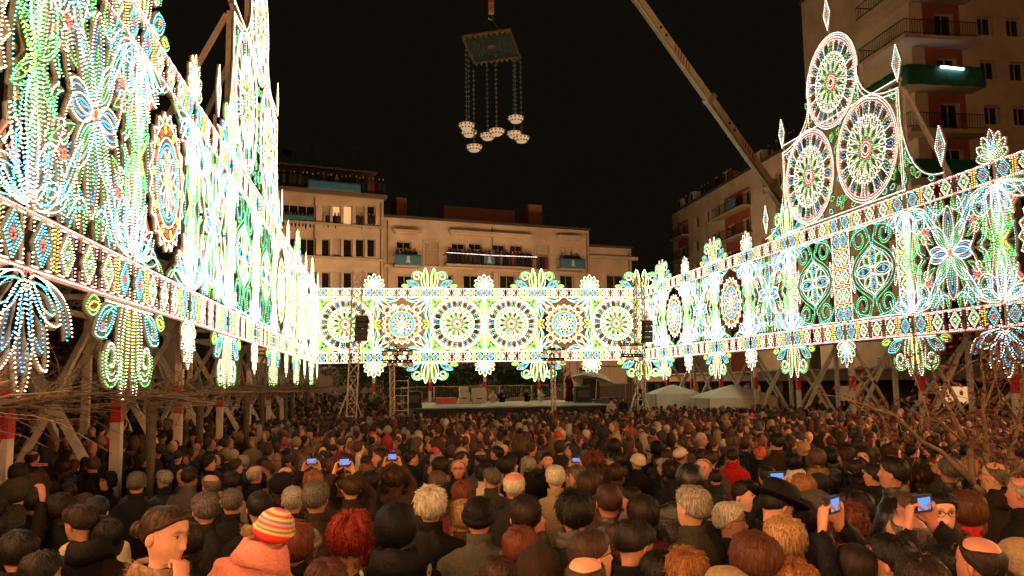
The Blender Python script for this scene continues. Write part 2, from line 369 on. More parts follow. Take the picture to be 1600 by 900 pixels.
def m_scroll(hw, hh=None):
    m = Motif(); hh = hh or HM; W_ = hw - .1
    m.cv([(W_, hh - .1), (-W_, hh - .1), (-W_, -hh + .1), (W_, -hh + .1), (W_, hh - .1)], 'W', .08)
    for fx in (-1, 1):
        for fy in (-1, 1):
            c = Motif(); x0 = W_ * .5
            c.bez((0, .95), (.1, 1.05), (.1, 1.2), (.12, 1.4), col='C'); c.spiral(x0 + .02, 1.36, x0 * .82, pi, -1.3, 'G', .3); c.spiral(x0 + .02, 1.36, x0 * .66, pi, -1.1, 'C', .35)
            c.bez((.1, 1.3), (.15, .95), (W_ * .95, .75), (W_ * .92, 0), col='G'); c.bez((.0, 1.1), (.1, .85), (W_ * .8, .65), (W_ * .8, 0), col='C')
            c.leaf(.25, .25, pi / 4, .45, .13, 'G'); c.leaf(.2, .2, pi / 4, .62, .2, 'W'); c.bez((.12, 1.85), (.3, 1.7), (W_ * .9, 1.8), (W_ * .93, 1.2), col='C'); c.leaf(W_ * .95, .1, pi * .58, .7, .08, 'W'); c.bez((.05, .95), (.2, .8), (W_ * .66, .55), (W_ * .68, 0), col='W')
            m.merge(c, fx=fx, fy=fy)
    for a in (0, pi / 2, pi, -pi / 2):
        L = .85 if abs(sin(a)) > .5 else W_ * .72
        m.leaf(.1 * cos(a), .1 * sin(a), a, L, .24, 'W', blunt=1); m.leaf(.22 * cos(a), .22 * sin(a), a, L * .72, .15, 'C'); m.circle(L * .6 * cos(a), L * .6 * sin(a), .07, 'B', n=7, sp=.06)
    m.circle(0, 0, .11, 'R', sp=.06); m.circle(0, 0, .18, 'P', n=10, sp=.07)
    return m
def m_finial_big(k=1):
    m = Motif()
    for f in (-1, 1):
        c = Motif()
        c.leaf(.22, .02, R_(86), 1.42, .17, 'W', blunt=1); c.leaf(.24, .1, R_(86), 1.15, .09, 'G')
        c.bez((.45, .05), (.75, .5), (.5, .95), (.55, 1.1), col='W'); c.spiral(.88, .82, .34, pi * .75, -1.2, 'W', .3); c.spiral(.88, .82, .25, pi * .75, -1.1, 'G', .3)
        c.bez((1.15, .55), (1.3, .15), (1.0, .1), (.6, .05), col='G')
        c.leaf(.75, .12, R_(24), .95, .2, 'C'); c.leaf(.85, .16, R_(24), .7, .12, 'B'); c.circle(1.3, .4, .06, 'R', n=6, sp=.06)
        c.leaf(1.45, .1, R_(8), .55, .13, 'G'); c.leaf(1.5, .12, R_(8), .4, .06, 'Y')
        m.merge(c, fx=f)
    m.cv([(-1.2, .03), (1.2, .03)], 'W', .08); a = np.linspace(-.35, pi + .35, 24)
    for f in (-1, 1): m.cv(np.c_[f * .88 + .4 * np.cos(a), .86 + .36 * np.sin(a)], 'G', .08)
    for f in (-1, 1): m.leaf(f * .1, .05, R_(90 - 4 * f), 1.0, .05, 'Y')
    if k != 1:
        q = Motif(); q.merge(m, k=k); return q
    return m
def m_finial_small():
    m = Motif()
    for a, L in ((90, .95), (64, .88), (116, .88), (38, .82), (142, .82), (12, .72), (168, .72)):
        a = R_(a); m.leaf(0, .06, a, L, .15, 'W', blunt=1); m.leaf(.1 * cos(a), .06 + .1 * sin(a), a, L * .62, .07, 'G' if L < .9 else 'B')
    m.circle(0, .45, .11, 'B', ry=.17, sp=.06); m.circle(0, .08, .08, 'R', n=7, sp=.06)
    return m
def flipz(m):
    q = Motif(); q.merge(m, fy=-1); return q
def m_spear():
    m = Motif(); m.cv([(0, 0), (.26, .72), (0, 1.45), (-.26, .72), (0, 0)], 'W', .075); m.cv([(0, .2), (.15, .72), (0, 1.2), (-.15, .72), (0, .2)], 'C', .08)
    m.cv([(0, .45), (0, .95)], 'R', .07); m.cv([(-.07, .7), (.07, .7)], 'R', .07); return m

MM = {}
def mm(key, fn, *a):
    key = key + '@' + VAR
    if key not in MM: MM[key] = fn(*a).meshes(key.split('@')[0].split('/')[0])
    return MM[key]
def shared(key, fn):
    if key not in MM: MM[key] = fn()
    return MM[key]
def rail_mesh(w):
    return MB().box((0, .05, 0), (w, .09, .09)).mesh('rail', WOODW)
RAILB = lambda w: Motif().cv([(-w / 2, 0), (w / 2, 0)], 'P', .12, 0)

def light_panel(origin, rz, w, field, label, top='big', drop='small', depth=0, post_h=None, backing=True, cols=False, zt=0, pk=1, group='illuminated arches round the plaza'):
    """one bay; origin: plan point of its centre. local x along the wall, -y towards the plaza.
    top/drop: figure over / under the post at its +x end"""
    gz = ground(origin[0], origin[1])
    T = thing('light_arch', label, 'luminaria', (origin[0], origin[1], gz), rz, group)
    O = -gz
    e = w / 2
    wk = f'{w:.2f}'
    pw = .2
    hh = HT2 if post_h is None else post_h
    # post with red band
    po = MB().box((0, 0, hh / 2 - .3), (pw, .16, hh + .6)).build('post', WOODW, T, (e, .14, O))
    MB().box((0, 0, 0), (pw + .008, .168, .62)).build('red_band', REDP, po, (0, 0, CZ - .28 - zt))
    for z in (HB1, HT1, HB2, HT2): put('rail', shared('railm' + wk, lambda: rail_mesh(w)), T, (0, 0, z + O))
    lk = 'string_of_lights/' + wk
    for z in (HB1, HT1, HB2, HT2): place_motif_simple('string_of_lights', mm(lk, RAILB, w), T, 0, z + O, 0)
    nd = 5; st = w / (nd + .0)
    for z in ((HB1 + HT1) / 2, (HB2 + HT2) / 2):
        for i in range(nd):
            u = -e + st * (i + .5); kind = 'blue' if i in (0, nd - 1) else 'green'
            place_motif('diamond', mm('diamond/' + kind, m_diamond, kind), T, u, z + O)
        for i in (1, 4):
            place_motif('separator', mm('separator', m_separator), T, -e + st * i, z + O)
        pass
    z0 = ZM + O
    if field == 'rosette':
        Rr = min(w / 2, HM) - .05; place_motif('rosette', mm(f'rosette/{Rr:.2f}', m_rosette, Rr), T, 0, z0)
        [place_motif('spandrel', mm(f'spandrel/{wk}{a_}{b_}', m_spandrels, e, HM, Rr, a_, b_), T, 0, z0) for a_ in (-1, 1) for b_ in (-1, 1)]
    elif field == 'sun':
        place_motif('sun', mm('sun', m_sun), T, 0, z0); [place_motif('corner_curl', mm(f'corner_curl/{wk}{a_}{b_}', m_corner_curls, e, a_, b_), T, 0, z0) for a_ in (-1, 1) for b_ in (-1, 1)]
    elif field == 'star':
        place_motif('star_flower', mm('star_flower', m_star), T, 0, z0); [place_motif('leaf_scroll', mm(f'leaf_scroll/{a_}{b_}', m_infill, e, a_, b_), T, 0, z0) for a_ in (-1, 1) for b_ in (-1, 1)]
    elif field == 'scroll':
        place_motif('scroll_frame', mm('scroll_frame/' + wk, m_scroll, e - .55), T, 0, z0)
        for s_ in (-1, 1):
            for k in range(5):
                place_motif('diamond', mm('diamond/' + ('blue' if k in (0, 4) else 'green'), m_diamond, 'green'), T, s_ * (e - .28), z0 - 1.56 + .78 * k)
            for k in range(4):
                place_motif('column_bar', mm('column_bar', lambda: Motif().cv([(-.2, 0), (.2, 0)], 'Y', .07, .05)), T, s_ * (e - .28), z0 - 1.17 + .78 * k)
    if VAR != 'back' and field in ('star', 'sun') and w > 4: [place_motif('tracery', mm(f'tracery/{wk}{a_}', m_flank, e, a_), T, 0, z0) for a_ in (-1, 1)]
    if field in ('star', 'sun', 'scroll') and cols:
        place_motif('leaf_spray', mm('leaf_spray', m_leaves), T, e, z0)
        place_motif('palmette', mm('palmette/up', m_palmette), T, e, HT1 + .05 + O); place_motif('palmette', mm('palmette/dn', m_palmette, 1, True), T, e, HB2 - .05 + O)
    if top == 'big': place_motif('finial', mm('finial/big', m_finial_big), T, e, HT2 + .06 + O)
    if top == 'small': place_motif('finial', mm('finial/small', m_finial_small), T, e, HT2 + .06 + O)
    if drop == 'big': place_motif('pendant', mm(f'pendant/big{pk}', lambda: flipz(m_finial_big(pk))), T, e, HB1 - .06 + O)
    if drop == 'small': place_motif('pendant', mm('pendant/small', lambda: flipz(m_finial_small())), T, e, HB1 - .06 + O)
    if drop == 'fan': place_motif('pendant', mm('pendant/fan', m_palmette, 1.25, True), T, e, HB1 - .06 + O)
    # timber frame behind
    if backing:
        D = 2.1; H2 = hh
        MB().box((0, 0, H2 / 2 - .3), (.16, .16, H2 + .6)).build('back_post', WOODW, T, (e, D, O))
        MB().beam((e, .2, 1.2), (e, D, 4.6), .13).beam((e, D, 1.2), (e, .2, 4.6), .1).build('side_brace', WOODW, T, (0, 0, O))
        MB().beam((e, D, 4.5), (-e, D, 1.0), .12).build('brace', WOODW, T, (0, 0, O))
        MB().beam((-e, D + .02, 4.5), (e, D + .02, 1.0), .12).build('brace', WOODW, T, (0, 0, O))
        MB().beam((-e, D, HB1 + .1), (e, D, HB1 + .1), .12).beam((-e, D, ZM), (e, D, ZM), .1).beam((e, .2, HB1 + .1), (e, D, HB1 + .1), .1).beam((e, .2, ZM), (e, D, ZM), .1).beam((-e, D, HT1), (e, D, HB2), .1).build('back_rail', WOODW, T, (0, 0, O))
    MB().beam((-e, .12, ZM), (e, .12, ZM), .09).build('mid_rail', WOODW, T, (0, 0, O))
    return T
def place_motif_simple(name, ms, parent, u, z, y=0):
    o = put(name, ms[1], parent, (u, y, z)); o['kind'] = 'stuff'; return o

def crest(origin, rz, w, label, ks=1):
    gz = ground(origin[0], origin[1]); T = thing('light_crest', label, 'luminaria', (origin[0], origin[1], gz), rz, 'tall crests of three light wheels'); O = -gz
    Rr = 2.13 * ks; zl = HT2 + .2 + Rr; zt = zl + math.sqrt(max(.1, (2.0 * Rr) ** 2 - (w / 2) ** 2)); Rt = Rr * .93
    big = mm(f'rosette/{Rr:.2f}', m_rosette, Rr); sm = mm(f'rosette/{Rt:.2f}', m_rosette, Rt)
    for u, z, ms in ((-w / 2, zl, big), (w / 2, zl, big), (0, zt, sm)): place_motif('rosette', ms, T, u, z + O)
    m = Motif(); zs = HT2 + 4.05 * ks; X = w + .05
    for f in (-1, 1):
        m.bez((f * Rt * .99, zt - .2), (f * Rt * 1.02, zs + 1.0), (f * (Rt + .5), zs + .1), (f * X, zs), col='W'); m.bez((f * Rt * .96, zt - .4), (f * Rt * .98, zs + .8), (f * (Rt + .4), zs - .05), (f * (X - .1), zs - .14), col='W')
        m.cv([(f * X, zs), (f * X, HT2 + .1)], 'W', .08); m.cv([(f * (X - .12), zs), (f * (X - .12), HT2 + .1)], 'P', .08)
        m.bez((f * X, zs - 1.3), (f * (X + .25), HT2 + 1.0), (f * (X + 1.0), HT2 + .25), (f * (X + 2.2), HT2 + .25), col='W')
        m.cv([(f * Rt * 1.0, zt), (f * Rt * 1.03, HT2 + .2)], 'P', .1)
    m.cv([(-X, zl + Rr * .97), (X, zl + Rr * .97)], 'W', .08); m.cv([(-X, HT2 + .15), (X, HT2 + .15)], 'W', .08)
    a = np.linspace(0, pi, 40); m.cv(np.c_[Rt * 1.04 * np.cos(a), zt + Rt * 1.04 * np.sin(a)], 'W', .08)
    # green foliage filling the gaps between the wheels
    r2 = np.random.default_rng(5); pts = []
    for _ in range(1500):
        x = r2.uniform(-X - 1.6, X + 1.6); z = r2.uniform(HT2 + .25, zs + 2.0)
        if abs(x) > X - .1:
            t = (abs(x) - X) / 2.2
            if z > HT2 + .2 + 2.6 * (1 - t) ** 3: continue
        elif z > zs - .15:
            if abs(x) > Rt + .9 or z > zs - .1 + 1.9 * max(0, 1 - (abs(x) - Rt) / .9) ** 2: continue
        if any(math.hypot(x - a_, z - b_) < r_ + .1 for a_, b_, r_ in ((-w / 2, zl, Rr), (w / 2, zl, Rr), (0, zt, Rt))): continue
        if any(math.hypot(x - a_, z - b_) < .3 for a_, b_ in pts): continue
        pts.append((x, z)); m.leaf(x, z, r2.uniform(0, 2 * pi), .32, .1, 'G' if r2.random() < .8 else 'C', sp=.085)
    q = m.meshes('crest_outline'); place_motif('crest_outline', q, T, 0, O)
    sp = mm('spear', m_spear)
    for u, z in ((X, zs), (-X, zs), (0, zt + Rt + .1), (X + 2.1, HT2 + .25), (-X - 2.1, HT2 + .25)):
        place_motif('spear_finial', sp, T, u, z + .25 + O); MB().box((0, 0, 0), (.07, .07, .5)).build('finial_stem', WOODW, T, (u, .06, z + .05 + O))
    for u, h in ((-X, zs), (X, zs), (-Rt * 1.02, zt), (Rt * 1.02, zt)):
        MB().box((0, .12, (HT2 + h) / 2), (.14, .14, h - HT2)).build('crest_post', WOODW, T, (u, 0, O))
    MB().beam((-X, .12, zl + Rr * .97), (X, .12, zl + Rr * .97), .12).beam((-X, .2, zl), (X, .2, zl), .1).build('crest_rail', WOODW, T, (0, 0, O))
    for u in (-X, X, 0): MB().beam((u, .2, (zs if u else zt + 1.0) - .1), (u * 1.02, 4.6, HM + CZ), .14).build('stay', WOODW, T, (0, 0, O))
    return T
XL, XR, YB = -4.31, 19.19, 60.0
# left wall
LP = [6.6, 11.05, 15.5, 20.0, 25.0, 30.3, 35.6, 40.4, 45.3, 50.2, 55.1, 60.0]
LF = ['sun', 'star', 'sun', 'star', 'scroll', 'scroll', 'sun', 'rosette', 'star', 'sun', 'rosette']
LN = ['closest', 'second', 'third', 'fourth', 'fifth', 'sixth', 'seventh', 'eighth', 'ninth', 'tenth', 'eleventh']
WHAT = {'sun': 'with a scalloped sun wheel', 'star': 'with a white and blue star flower', 'scroll': 'with green scrolls round a four petal flower', 'rosette': 'filled by one big round rosette'}
for i in range(11):
    a, b = LP[i], LP[i + 1]; big = i % 2 == 1; VAR = 'near' if i < 5 else 'deep'
    light_panel((XL, (a + b) / 2), pi / 2, b - a, LF[i], f'{LN[i]} light arch from the left front, {WHAT[LF[i]]}',
                top=(None if i in (4,) else ('big' if big else 'small')), drop=('fan' if i == 0 else 'big' if big else 'small'), cols=True, pk=1.15)
VAR = 'near'
crest((XL, 30.3), pi / 2, 5.3, 'towering crest of three light wheels on the left wall', 1.08)
# back wall
VAR = 'back'
BF = ['rosette', 'sun', 'rosette', 'rosette', 'sun', 'rosette']; bw = (XR - XL) / 6
BN = ['far left', 'second from left', 'third from left', 'third from right', 'second from right', 'far right']
for i in range(6):
    light_panel((XL + bw * (i + .5), YB), 0, bw, BF[i], f'{BN[i]} light arch behind the stage, {WHAT[BF[i]]}',
                top='small' if i % 2 == 0 else 'big', drop='small' if i % 2 == 0 else 'big', backing=False, cols=False)
# right wall (local
VAR = 'right'
# (local x runs towards the camera)
RP = [60.0, 55.25, 50.7, 46.15, 41.6, 37.05, 32.5, 27.95, 23.4, 18.85]
RF = ['star', 'sun', 'star', 'sun', 'star', 'scroll', 'scroll', 'star', 'sun']
RN = ['farthest', 'second farthest', 'third farthest', 'fourth farthest', 'fifth farthest', 'sixth farthest', 'seventh', 'second nearest', 'nearest']
for i in range(9):
    a, b = RP[i], RP[i + 1]; big = i % 2 == 0
    light_panel((XR, (a + b) / 2), -pi / 2, a - b, RF[i], f'{RN[i]} light arch on the right wall, {WHAT[RF[i]]}',
                top=(None if i in (5, 6) else ('big' if big else 'small')), drop=('fan' if i == 7 else 'big' if big else 'small'), cols=(i not in (5,)))
crest((XR, 32.5), -pi / 2, 4.55, 'tall crest of three light wheels on the right wall')
# unseen arches added behind the viewpoint, their amber bulbs light the crowd's backs
VAR = 'rear_fill'
for i in range(6):
    light_panel((XR, 18.85 - 4.55 * (i + .5)), -pi / 2, 4.55, ['star', 'sun', 'rosette'][i % 3], 'added unseen light arch of the right wall beside or behind the viewpoint', top='small', drop='small', backing=False, cols=False)
    light_panel((XL, 6.6 - 4.45 * (i + .5)), pi / 2, 4.45, ['star', 'sun', 'rosette'][i % 3], 'added unseen light arch of the left wall beside or behind the viewpoint', top='small', drop='small', backing=False, cols=False)
for i in range(6): light_panel((XL + bw * (i + .5), -20.1), pi, bw, BF[i], 'added unseen light arch closing the square behind the viewpoint', top='small', drop='small', backing=False, cols=False)

# ================================================================== GROUND
def build_ground():
    xs = [-260, -120, -60, -30, -20, -14, -11, -9, -8, -7, -6, -5, -4.6, -3, -.5, .6, 1.6, 4, 8, 14, 20, 30, 60, 120, 300]
    ys = [-30, -5, 0, 2, 4.3, 7, 10, 13, 16, 19, 22, 26, 32, 40, 43.9, 44.1, 46, 49, 52, 55, 70, 100, 160, 300, 600]
    V = [(x, y, ground(x, y)) for y in ys for x in xs]; n = len(xs)
    Fc = [(j * n + i, j * n + i + 1, (j + 1) * n + i + 1, (j + 1) * n + i) for j in range(len(ys) - 1) for i in range(n - 1)]
    MB().add(V, Fc).build('ground', mat('plaza_paving', (.13, .11, .09), .8, var=.25, scale=2, bump=.2), kind='structure', smooth=True)
build_ground()
# ================================================================== BUILDINGS
PEACH = mat('peach_render', (.56, .42, .3), .85, var=.2, scale=.45, bump=.1); STONE = mat('pale_stone', (.5, .4, .29), .8, var=.12, scale=1.2)
CREAM = mat('cream_render', (.5, .41, .3), .85, var=.2, scale=.5, bump=.1); REDW = mat('brick_red_render', (.26, .075, .045), .85, var=.12, scale=1)
DARKW = mat('dark_render', (.07, .05, .04), .9, var=.2, scale=.8); GLASS = mat('window_glass', (.015, .014, .013), .12, var=.0, spec=.8)
FRAME = mat('window_frame', (.2, .15, .1), .5); FRAMEL = mat('pale_frame', (.45, .37, .27), .5); IRON = mat('dark_iron', (.025, .022, .02), .45, metal=.5)
SLAB = mat('balcony_slab', (.45, .35, .24), .8, var=.1, scale=2); BLUECLOTH = mat('blue_cloth', (.05, .17, .25), .8, var=.12, scale=3)
GREENCLOTH = mat('green_cloth', (.01, .13, .085), .8, var=.2, scale=2); EMBL = mat('pale_print', (.4, .5, .5), .8, var=.05)
LITWIN = mat('lit_window', (.3, .2, .1), .3, emit=(1, .55, .22), estr=.55, var=0, sample='NONE')
LITWIN2 = mat('dim_lit_window', (.2, .12, .06), .3, emit=(1, .5, .2), estr=.1, var=0, sample='NONE')
class Facade:
    """upright wall plane between two plan points; windows are cut out as real openings"""
    def __init__(s, a, b, z0, z1, thick=9, name='building', label='', matw=None, group=None):
        s.a = Vector((a[0], a[1], 0)); s.b = Vector((b[0], b[1], 0)); s.W = (s.b - s.a).length
        d = (s.b - s.a).normalized(); s.d = d; s.n = Vector((d.y, -d.x, 0))          # n faces the viewer
        s.T = thing(name, label, 'building', (a[0], a[1], 0), math.atan2(d.y, d.x), group)
        s.z0, s.z1, s.thick, s.m = z0, z1, thick, matw; s.open = []; s.zones = []
    def uz(s, x, y):
        r = _fw * F_PX + _r2 * (x - 800) + _u2 * (450 - y); t = (s.a - Vector((0, 0, 0))).dot(s.n) / r.dot(s.n)
        p = r * t + Vector((0, 0, CZ)); return (Vector((p.x, p.y, 0)) - s.a).dot(s.d), p.z
    def rect(s, x0, y0, x1, y1):
        u0, za = s.uz(x0, (y0 + y1) / 2); u1, _ = s.uz(x1, (y0 + y1) / 2); xm = (x0 + x1) / 2
        return u0, u1, s.uz(xm, y1)[1], s.uz(xm, y0)[1]
    def win(s, u0, u1, z0, z1, pane=GLASS, frame=FRAMEL, depth=.35, mull=1, surround=0, trans=0):
        s.open.append((u0, u1, z0, z1)); w = u1 - u0; h = z1 - z0; f = .07
        m = MB(); c = ((u0 + u1) / 2, (z0 + z1) / 2)
        for x in (f / 2, w - f / 2): m.box((x - w / 2, 0, 0), (f, .08, h - .02))
        for z in (f / 2 - h / 2, h / 2 - f / 2): m.box((0, 0.001, z), (w - 2 * f, .08, f))
        for i in range(mull): m.box((-w / 2 + w * (i + 1) / (mull + 1), .003, 0), (f * .8, .07, h - 2 * f))
        if trans: m.box((0, .005, h * .22), (w - 2 * f, .06, f * .8))
        o = m.build('window', frame, s.T, (c[0], depth, c[1]))
        MB().box((0, .01, 0), (w - f, .015, h - f)).build('pane', pane, o, (0, .03, 0))
        if surround:
            e = .16; q = MB()
            q.box((u0 - e / 2, -.03, (z0 + z1) / 2), (e, .1, h + 2 * e)).box((u1 + e / 2, -.03, (z0 + z1) / 2), (e, .1, h + 2 * e)).box(((u0 + u1) / 2, -.03, z1 + e / 2), (w, .1, e)).box(((u0 + u1) / 2, -.05, z0 - e / 2), (w, .16, e))
            q.build('surround', STONE, s.T, (0, -.02, 0))
        return o
    def finish(s):
        us = sorted({0, s.W} | {max(0, min(s.W, v)) for o in s.open + [z[:4] for z in s.zones] for v in o[:2]}); zs = sorted({s.z0, s.z1} | {v for o in s.open + [z[:4] for z in s.zones] for v in o[2:4]})
        m = MB(); ms = [s.m] + [z[4] for z in s.zones]
        for i in range(len(us) - 1):
            for j in range(len(zs) - 1):
                cu, cz = (us[i] + us[i + 1]) / 2, (zs[j] + zs[j + 1]) / 2
                if us[i + 1] - us[i] < 1e-4 or zs[j + 1] - zs[j] < 1e-4: continue
                if any(o[0] < cu < o[1] and o[2] < cz < o[3] for o in s.open): continue
                mi = 0
                for k, z in enumerate(s.zones):
                    if z[0] < cu < z[1] and z[2] < cz < z[3]: mi = k + 1
                m.add([(us[i], 0, zs[j]), (us[i + 1], 0, zs[j]), (us[i + 1], 0, zs[j + 1]), (us[i], 0, zs[j + 1])], [(0, 1, 2, 3)], mi)
        for u0, u1, z0, z1 in s.open:
            D = .55
            m.add([(u0, 0, z0), (u1, 0, z0), (u1, 0, z1), (u0, 0, z1), (u0, D, z0), (u1, D, z0), (u1, D, z1), (u0, D, z1)], [(0, 4, 5, 1), (1, 5, 6, 2), (2, 6, 7, 3), (3, 7, 4, 0), (4, 7, 6, 5)])
        t = s.thick; m.add([(0, 0, s.z0), (s.W, 0, s.z0), (s.W, 0, s.z1), (0, 0, s.z1), (0, t, s.z0), (s.W, t, s.z0), (s.W, t, s.z1), (0, t, s.z1)], [(0, 4, 7, 3), (1, 2, 6, 5), (4, 5, 6, 7)])
        m.build('wall', ms, s.T)
        MB().box((s.W / 2, t / 2 - .05, s.z1 + .12), (s.W + .3, t + .3, .24)).build('roof', DARKW, s.T)
        return s
    def railing(s, u0, u1, z, out, h=1.0, solid=None, name='balcony', slab=True, sl=SLAB, parent=None):
        m = MB(); q = MB()
        if slab: m.box(((u0 + u1) / 2, -out / 2, z - .1), (u1 - u0, out, .2)); o = m.build(name, sl, s.T)
        else: o = s.T
        q.box(((u0 + u1) / 2, -out + .04, z + h), (u1 - u0, .05, .05)).box(((u0 + u1) / 2, -out + .04, z + .08), (u1 - u0, .04, .04))
        for i in range(max(2, int((u1 - u0) / .22))): q.box((u0 + .03 + (u1 - u0 - .06) * i / (max(2, int((u1 - u0) / .22)) - 1), -out + .04, z + h / 2), (.022, .022, h))
        for u in (u0 + .03, u1 - .03): q.box((u, -out / 2, z + h), (.04, out, .05)); q.box((u, -out / 2, z + .1), (.03, out, .04))
        q.build('railing', IRON, o); return o
def banner(F, u0, u1, z0, z1, out, mt, label, emblem=True, group=None, yy=0):
    n = 14; m = MB(); V = []
    for j in range(5):
        for i in range(n + 1):
            V.append((u0 + (u1 - u0) * i / n, -out - .05 - .03 * sin(i * 2.1 + j) - yy, z1 - (z1 - z0) * j / 4 + .02 * sin(i * 1.3) * j / 4))
    m.add(V, [(j * (n + 1) + i, (j + 1) * (n + 1) + i, (j + 1) * (n + 1) + i + 1, j * (n + 1) + i + 1) for j in range(4) for i in range(n)])
    o = m.build('banner', mt, None, smooth=True); o.matrix_world = Matrix.Translation(F.T.location) @ Matrix.Rotation(F.T.rotation_euler.z, 4, 'Z')
    sd = o.modifiers.new('s', 'SOLIDIFY'); sd.thickness = .01
    tag(o, label, 'banner', group)
    if emblem:
        c = (u0 + u1) / 2; z = (z0 + z1) / 2; y = -out - .11
        e = MB(); e.add([(c - .25, y, z - .3), (c + .25, y, z - .3), (c + .12, y, z + .15), (c - .12, y, z + .15)], [(0, 1, 2, 3)])
        k = 10; e.add([(c + .17 * cos(2 * pi * i / k), y - .01, z + .26 + .13 * sin(2 * pi * i / k)) for i in range(k)], [tuple(range(k))])
        e.build('emblem', EMBL, o)
    return o
# spectators far away (low detail), collected and written as one mesh per place
SKINC = [(.42, .21, .13), (.36, .17, .1), (.48, .26, .17), (.3, .14, .085)]
HAIRC = [(.012, .008, .006), (.02, .011, .007), (.035, .016, .009), (.055, .024, .011), (.09, .045, .02), (.02, .012, .01), (.16, .1, .05), (.2, .17, .14), (.06, .02, .01), (.03, .015, .01)]
COATC = [(.012, .011, .012), (.016, .014, .013), (.02, .018, .02), (.03, .022, .017), (.045, .03, .02), (.02, .022, .03), (.03, .03, .025), (.06, .04, .03), (.012, .012, .016), (.09, .06, .04), (.05, .05, .04), (.25, .02, .018), (.3, .25, .2), (.02, .02, .02), (.014, .012, .012)]
def vc_mat(name, rough=.8, bump=0):
    m = bpy.data.materials.new(name); m.use_nodes = True; n = m.node_tree; b = n.nodes['Principled BSDF']; b.inputs['Roughness'].default_value = rough
    a = n.nodes.new('ShaderNodeAttribute'); a.attribute_name = 'tint'; n.links.new(a.outputs['Color'], b.inputs['Base Color']); b.inputs['Specular IOR Level'].default_value = .3
    return m
FARM = vc_mat('crowd_colours')
def ell(c, r, nu=8, nv=5):
    V = [(c[0], c[1], c[2] + r[2])]
    for j in range(1, nv):
        for i in range(nu):
            t = pi * j / nv; V.append((c[0] + r[0] * sin(t) * cos(2 * pi * i / nu), c[1] + r[1] * sin(t) * sin(2 * pi * i / nu), c[2] + r[2] * cos(t)))
    V.append((c[0], c[1], c[2] - r[2])); T = []
    for i in range(nu): T.append((0, 1 + i, 1 + (i + 1) % nu))
    for j in range(nv - 2):
        for i in range(nu):
            a = 1 + j * nu + i; b = 1 + j * nu + (i + 1) % nu; T += [(a, a + nu, b + nu), (a, b + nu, b)]
    k = 1 + (nv - 2) * nu; T += [(k + i, len(V) - 1, k + (i + 1) % nu) for i in range(nu)]
    return np.array(V), np.array(T)
def far_person(style):
    """origin at the crown minus 1.7 (feet); faces +y; returns verts, tris, class(0 skin,1 hair,2 coat)"""
    P = []; 
    P.append((*ell((0, .015, 1.58), (.074, .09, .115)), 0))
    P.append((*ell((0, .105, 1.56), (.015, .02, .022), 4, 3), 0)); P.append((*ell((0, .0, 1.44), (.055, .055, .1), 6, 3), 0))
    if style in (0, 1): P.append((*ell((0, -.025, 1.615), (.085, .095, .1)), 1))
    if style == 1: P.append((*ell((0, -.05, 1.5), (.085, .07, .14)), 1))
    if style == 2: P.append((*ell((0, -.02, 1.61), (.09, .1, .105)), 1)); P.append((*ell((0, -.07, 1.42), (.1, .07, .22)), 1))
    if style == 3: P.append((*ell((0, -.045, 1.56), (.08, .075, .09)), 1))
    if style == 4: P.append((*ell((0, -.01, 1.63), (.092, .1, .09)), 3))
    if style == 5: P.append((*ell((0, -.03, 1.56), (.12, .12, .17)), 2))
    if style == 6: P.append((*ell((0, -.02, 1.6), (.11, .11, .12)), 1))
    rs = [(1.46, .06, .06, 0), (1.4, .15, .08, 0), (1.36, .205, .11, 0), (1.2, .23, .14, .01), (.9, .22, .15, 0), (.5, .2, .14, 0), (0.02, .14, .1, 0)]
    V = [(a * cos(t), y + b * sin(t), z) for z, a, b, y in rs for t in np.linspace(0, 2 * pi, 9)[:-1]]; T = []
    for j in range(len(rs) - 1):
        for i in range(8):
            a = j * 8 + i; b = j * 8 + (i + 1) % 8; T += [(a, a + 8, b + 8), (a, b + 8, b)]
    P.append((np.array(V), np.array(T), 2))
    V = []; T = []; C = []; k = 0
    for v, t, c in P: V.append(v); T.append(t + k); k += len(v); C += [c] * len(v)
    return np.vstack(V), np.vstack(T), np.array(C)
FARP = [far_person(i) for i in range(7)]
CAPC = [(.02, .02, .02), (.3, .27, .22), (.3, .03, .03), (.1, .04, .03), (.03, .03, .05), (.35, .2, .2)]
def far_crowd(name, spots, label=None, cat=None, facing=0, spread=1.0):
    Vs = []; Ts = []; Cs = []; k = 0
    for (x, y, z, s) in spots:
        st = int(rng.choice(7, p=[.36, .14, .17, .06, .12, .07, .08])); V, T, C = FARP[st]; a = facing + rng.normal(0, spread); 
        if rng.random() < .12: a += rng.uniform(1.5, 4.5)
        j = V * np.array([1, 1, 1]) * s; R = np.c_[j[:, 0] * cos(a) - j[:, 1] * sin(a) + x, j[:, 0] * sin(a) + j[:, 1] * cos(a) + y, j[:, 2] + z]
        pal = np.array([SKINC[rng.integers(4)], HAIRC[rng.integers(10)], COATC[rng.integers(15)], CAPC[rng.integers(6)]]) * rng.uniform(.7, 1.35)
        Vs.append(R); Ts.append(T + k); k += len(R); Cs.append(pal[C])
    V = np.vstack(Vs); T = np.vstack(Ts); C = np.vstack(Cs)
    me = np_mesh(name, V, T, np.zeros(len(T)), [FARM]); at = me.color_attributes.new('tint', 'FLOAT_COLOR', 'POINT')
    at.data.foreach_set('color', np.c_[C, np.ones(len(C))].astype(np.float32).ravel()); me.polygons.foreach_set('use_smooth', [True] * len(me.polygons))
    o = put(name, me, kind='stuff'); tag(o, label, cat); return o
def on_facade(F, u, out, z): p = F.a + F.d * u + F.n * out; return (p.x, p.y, z)

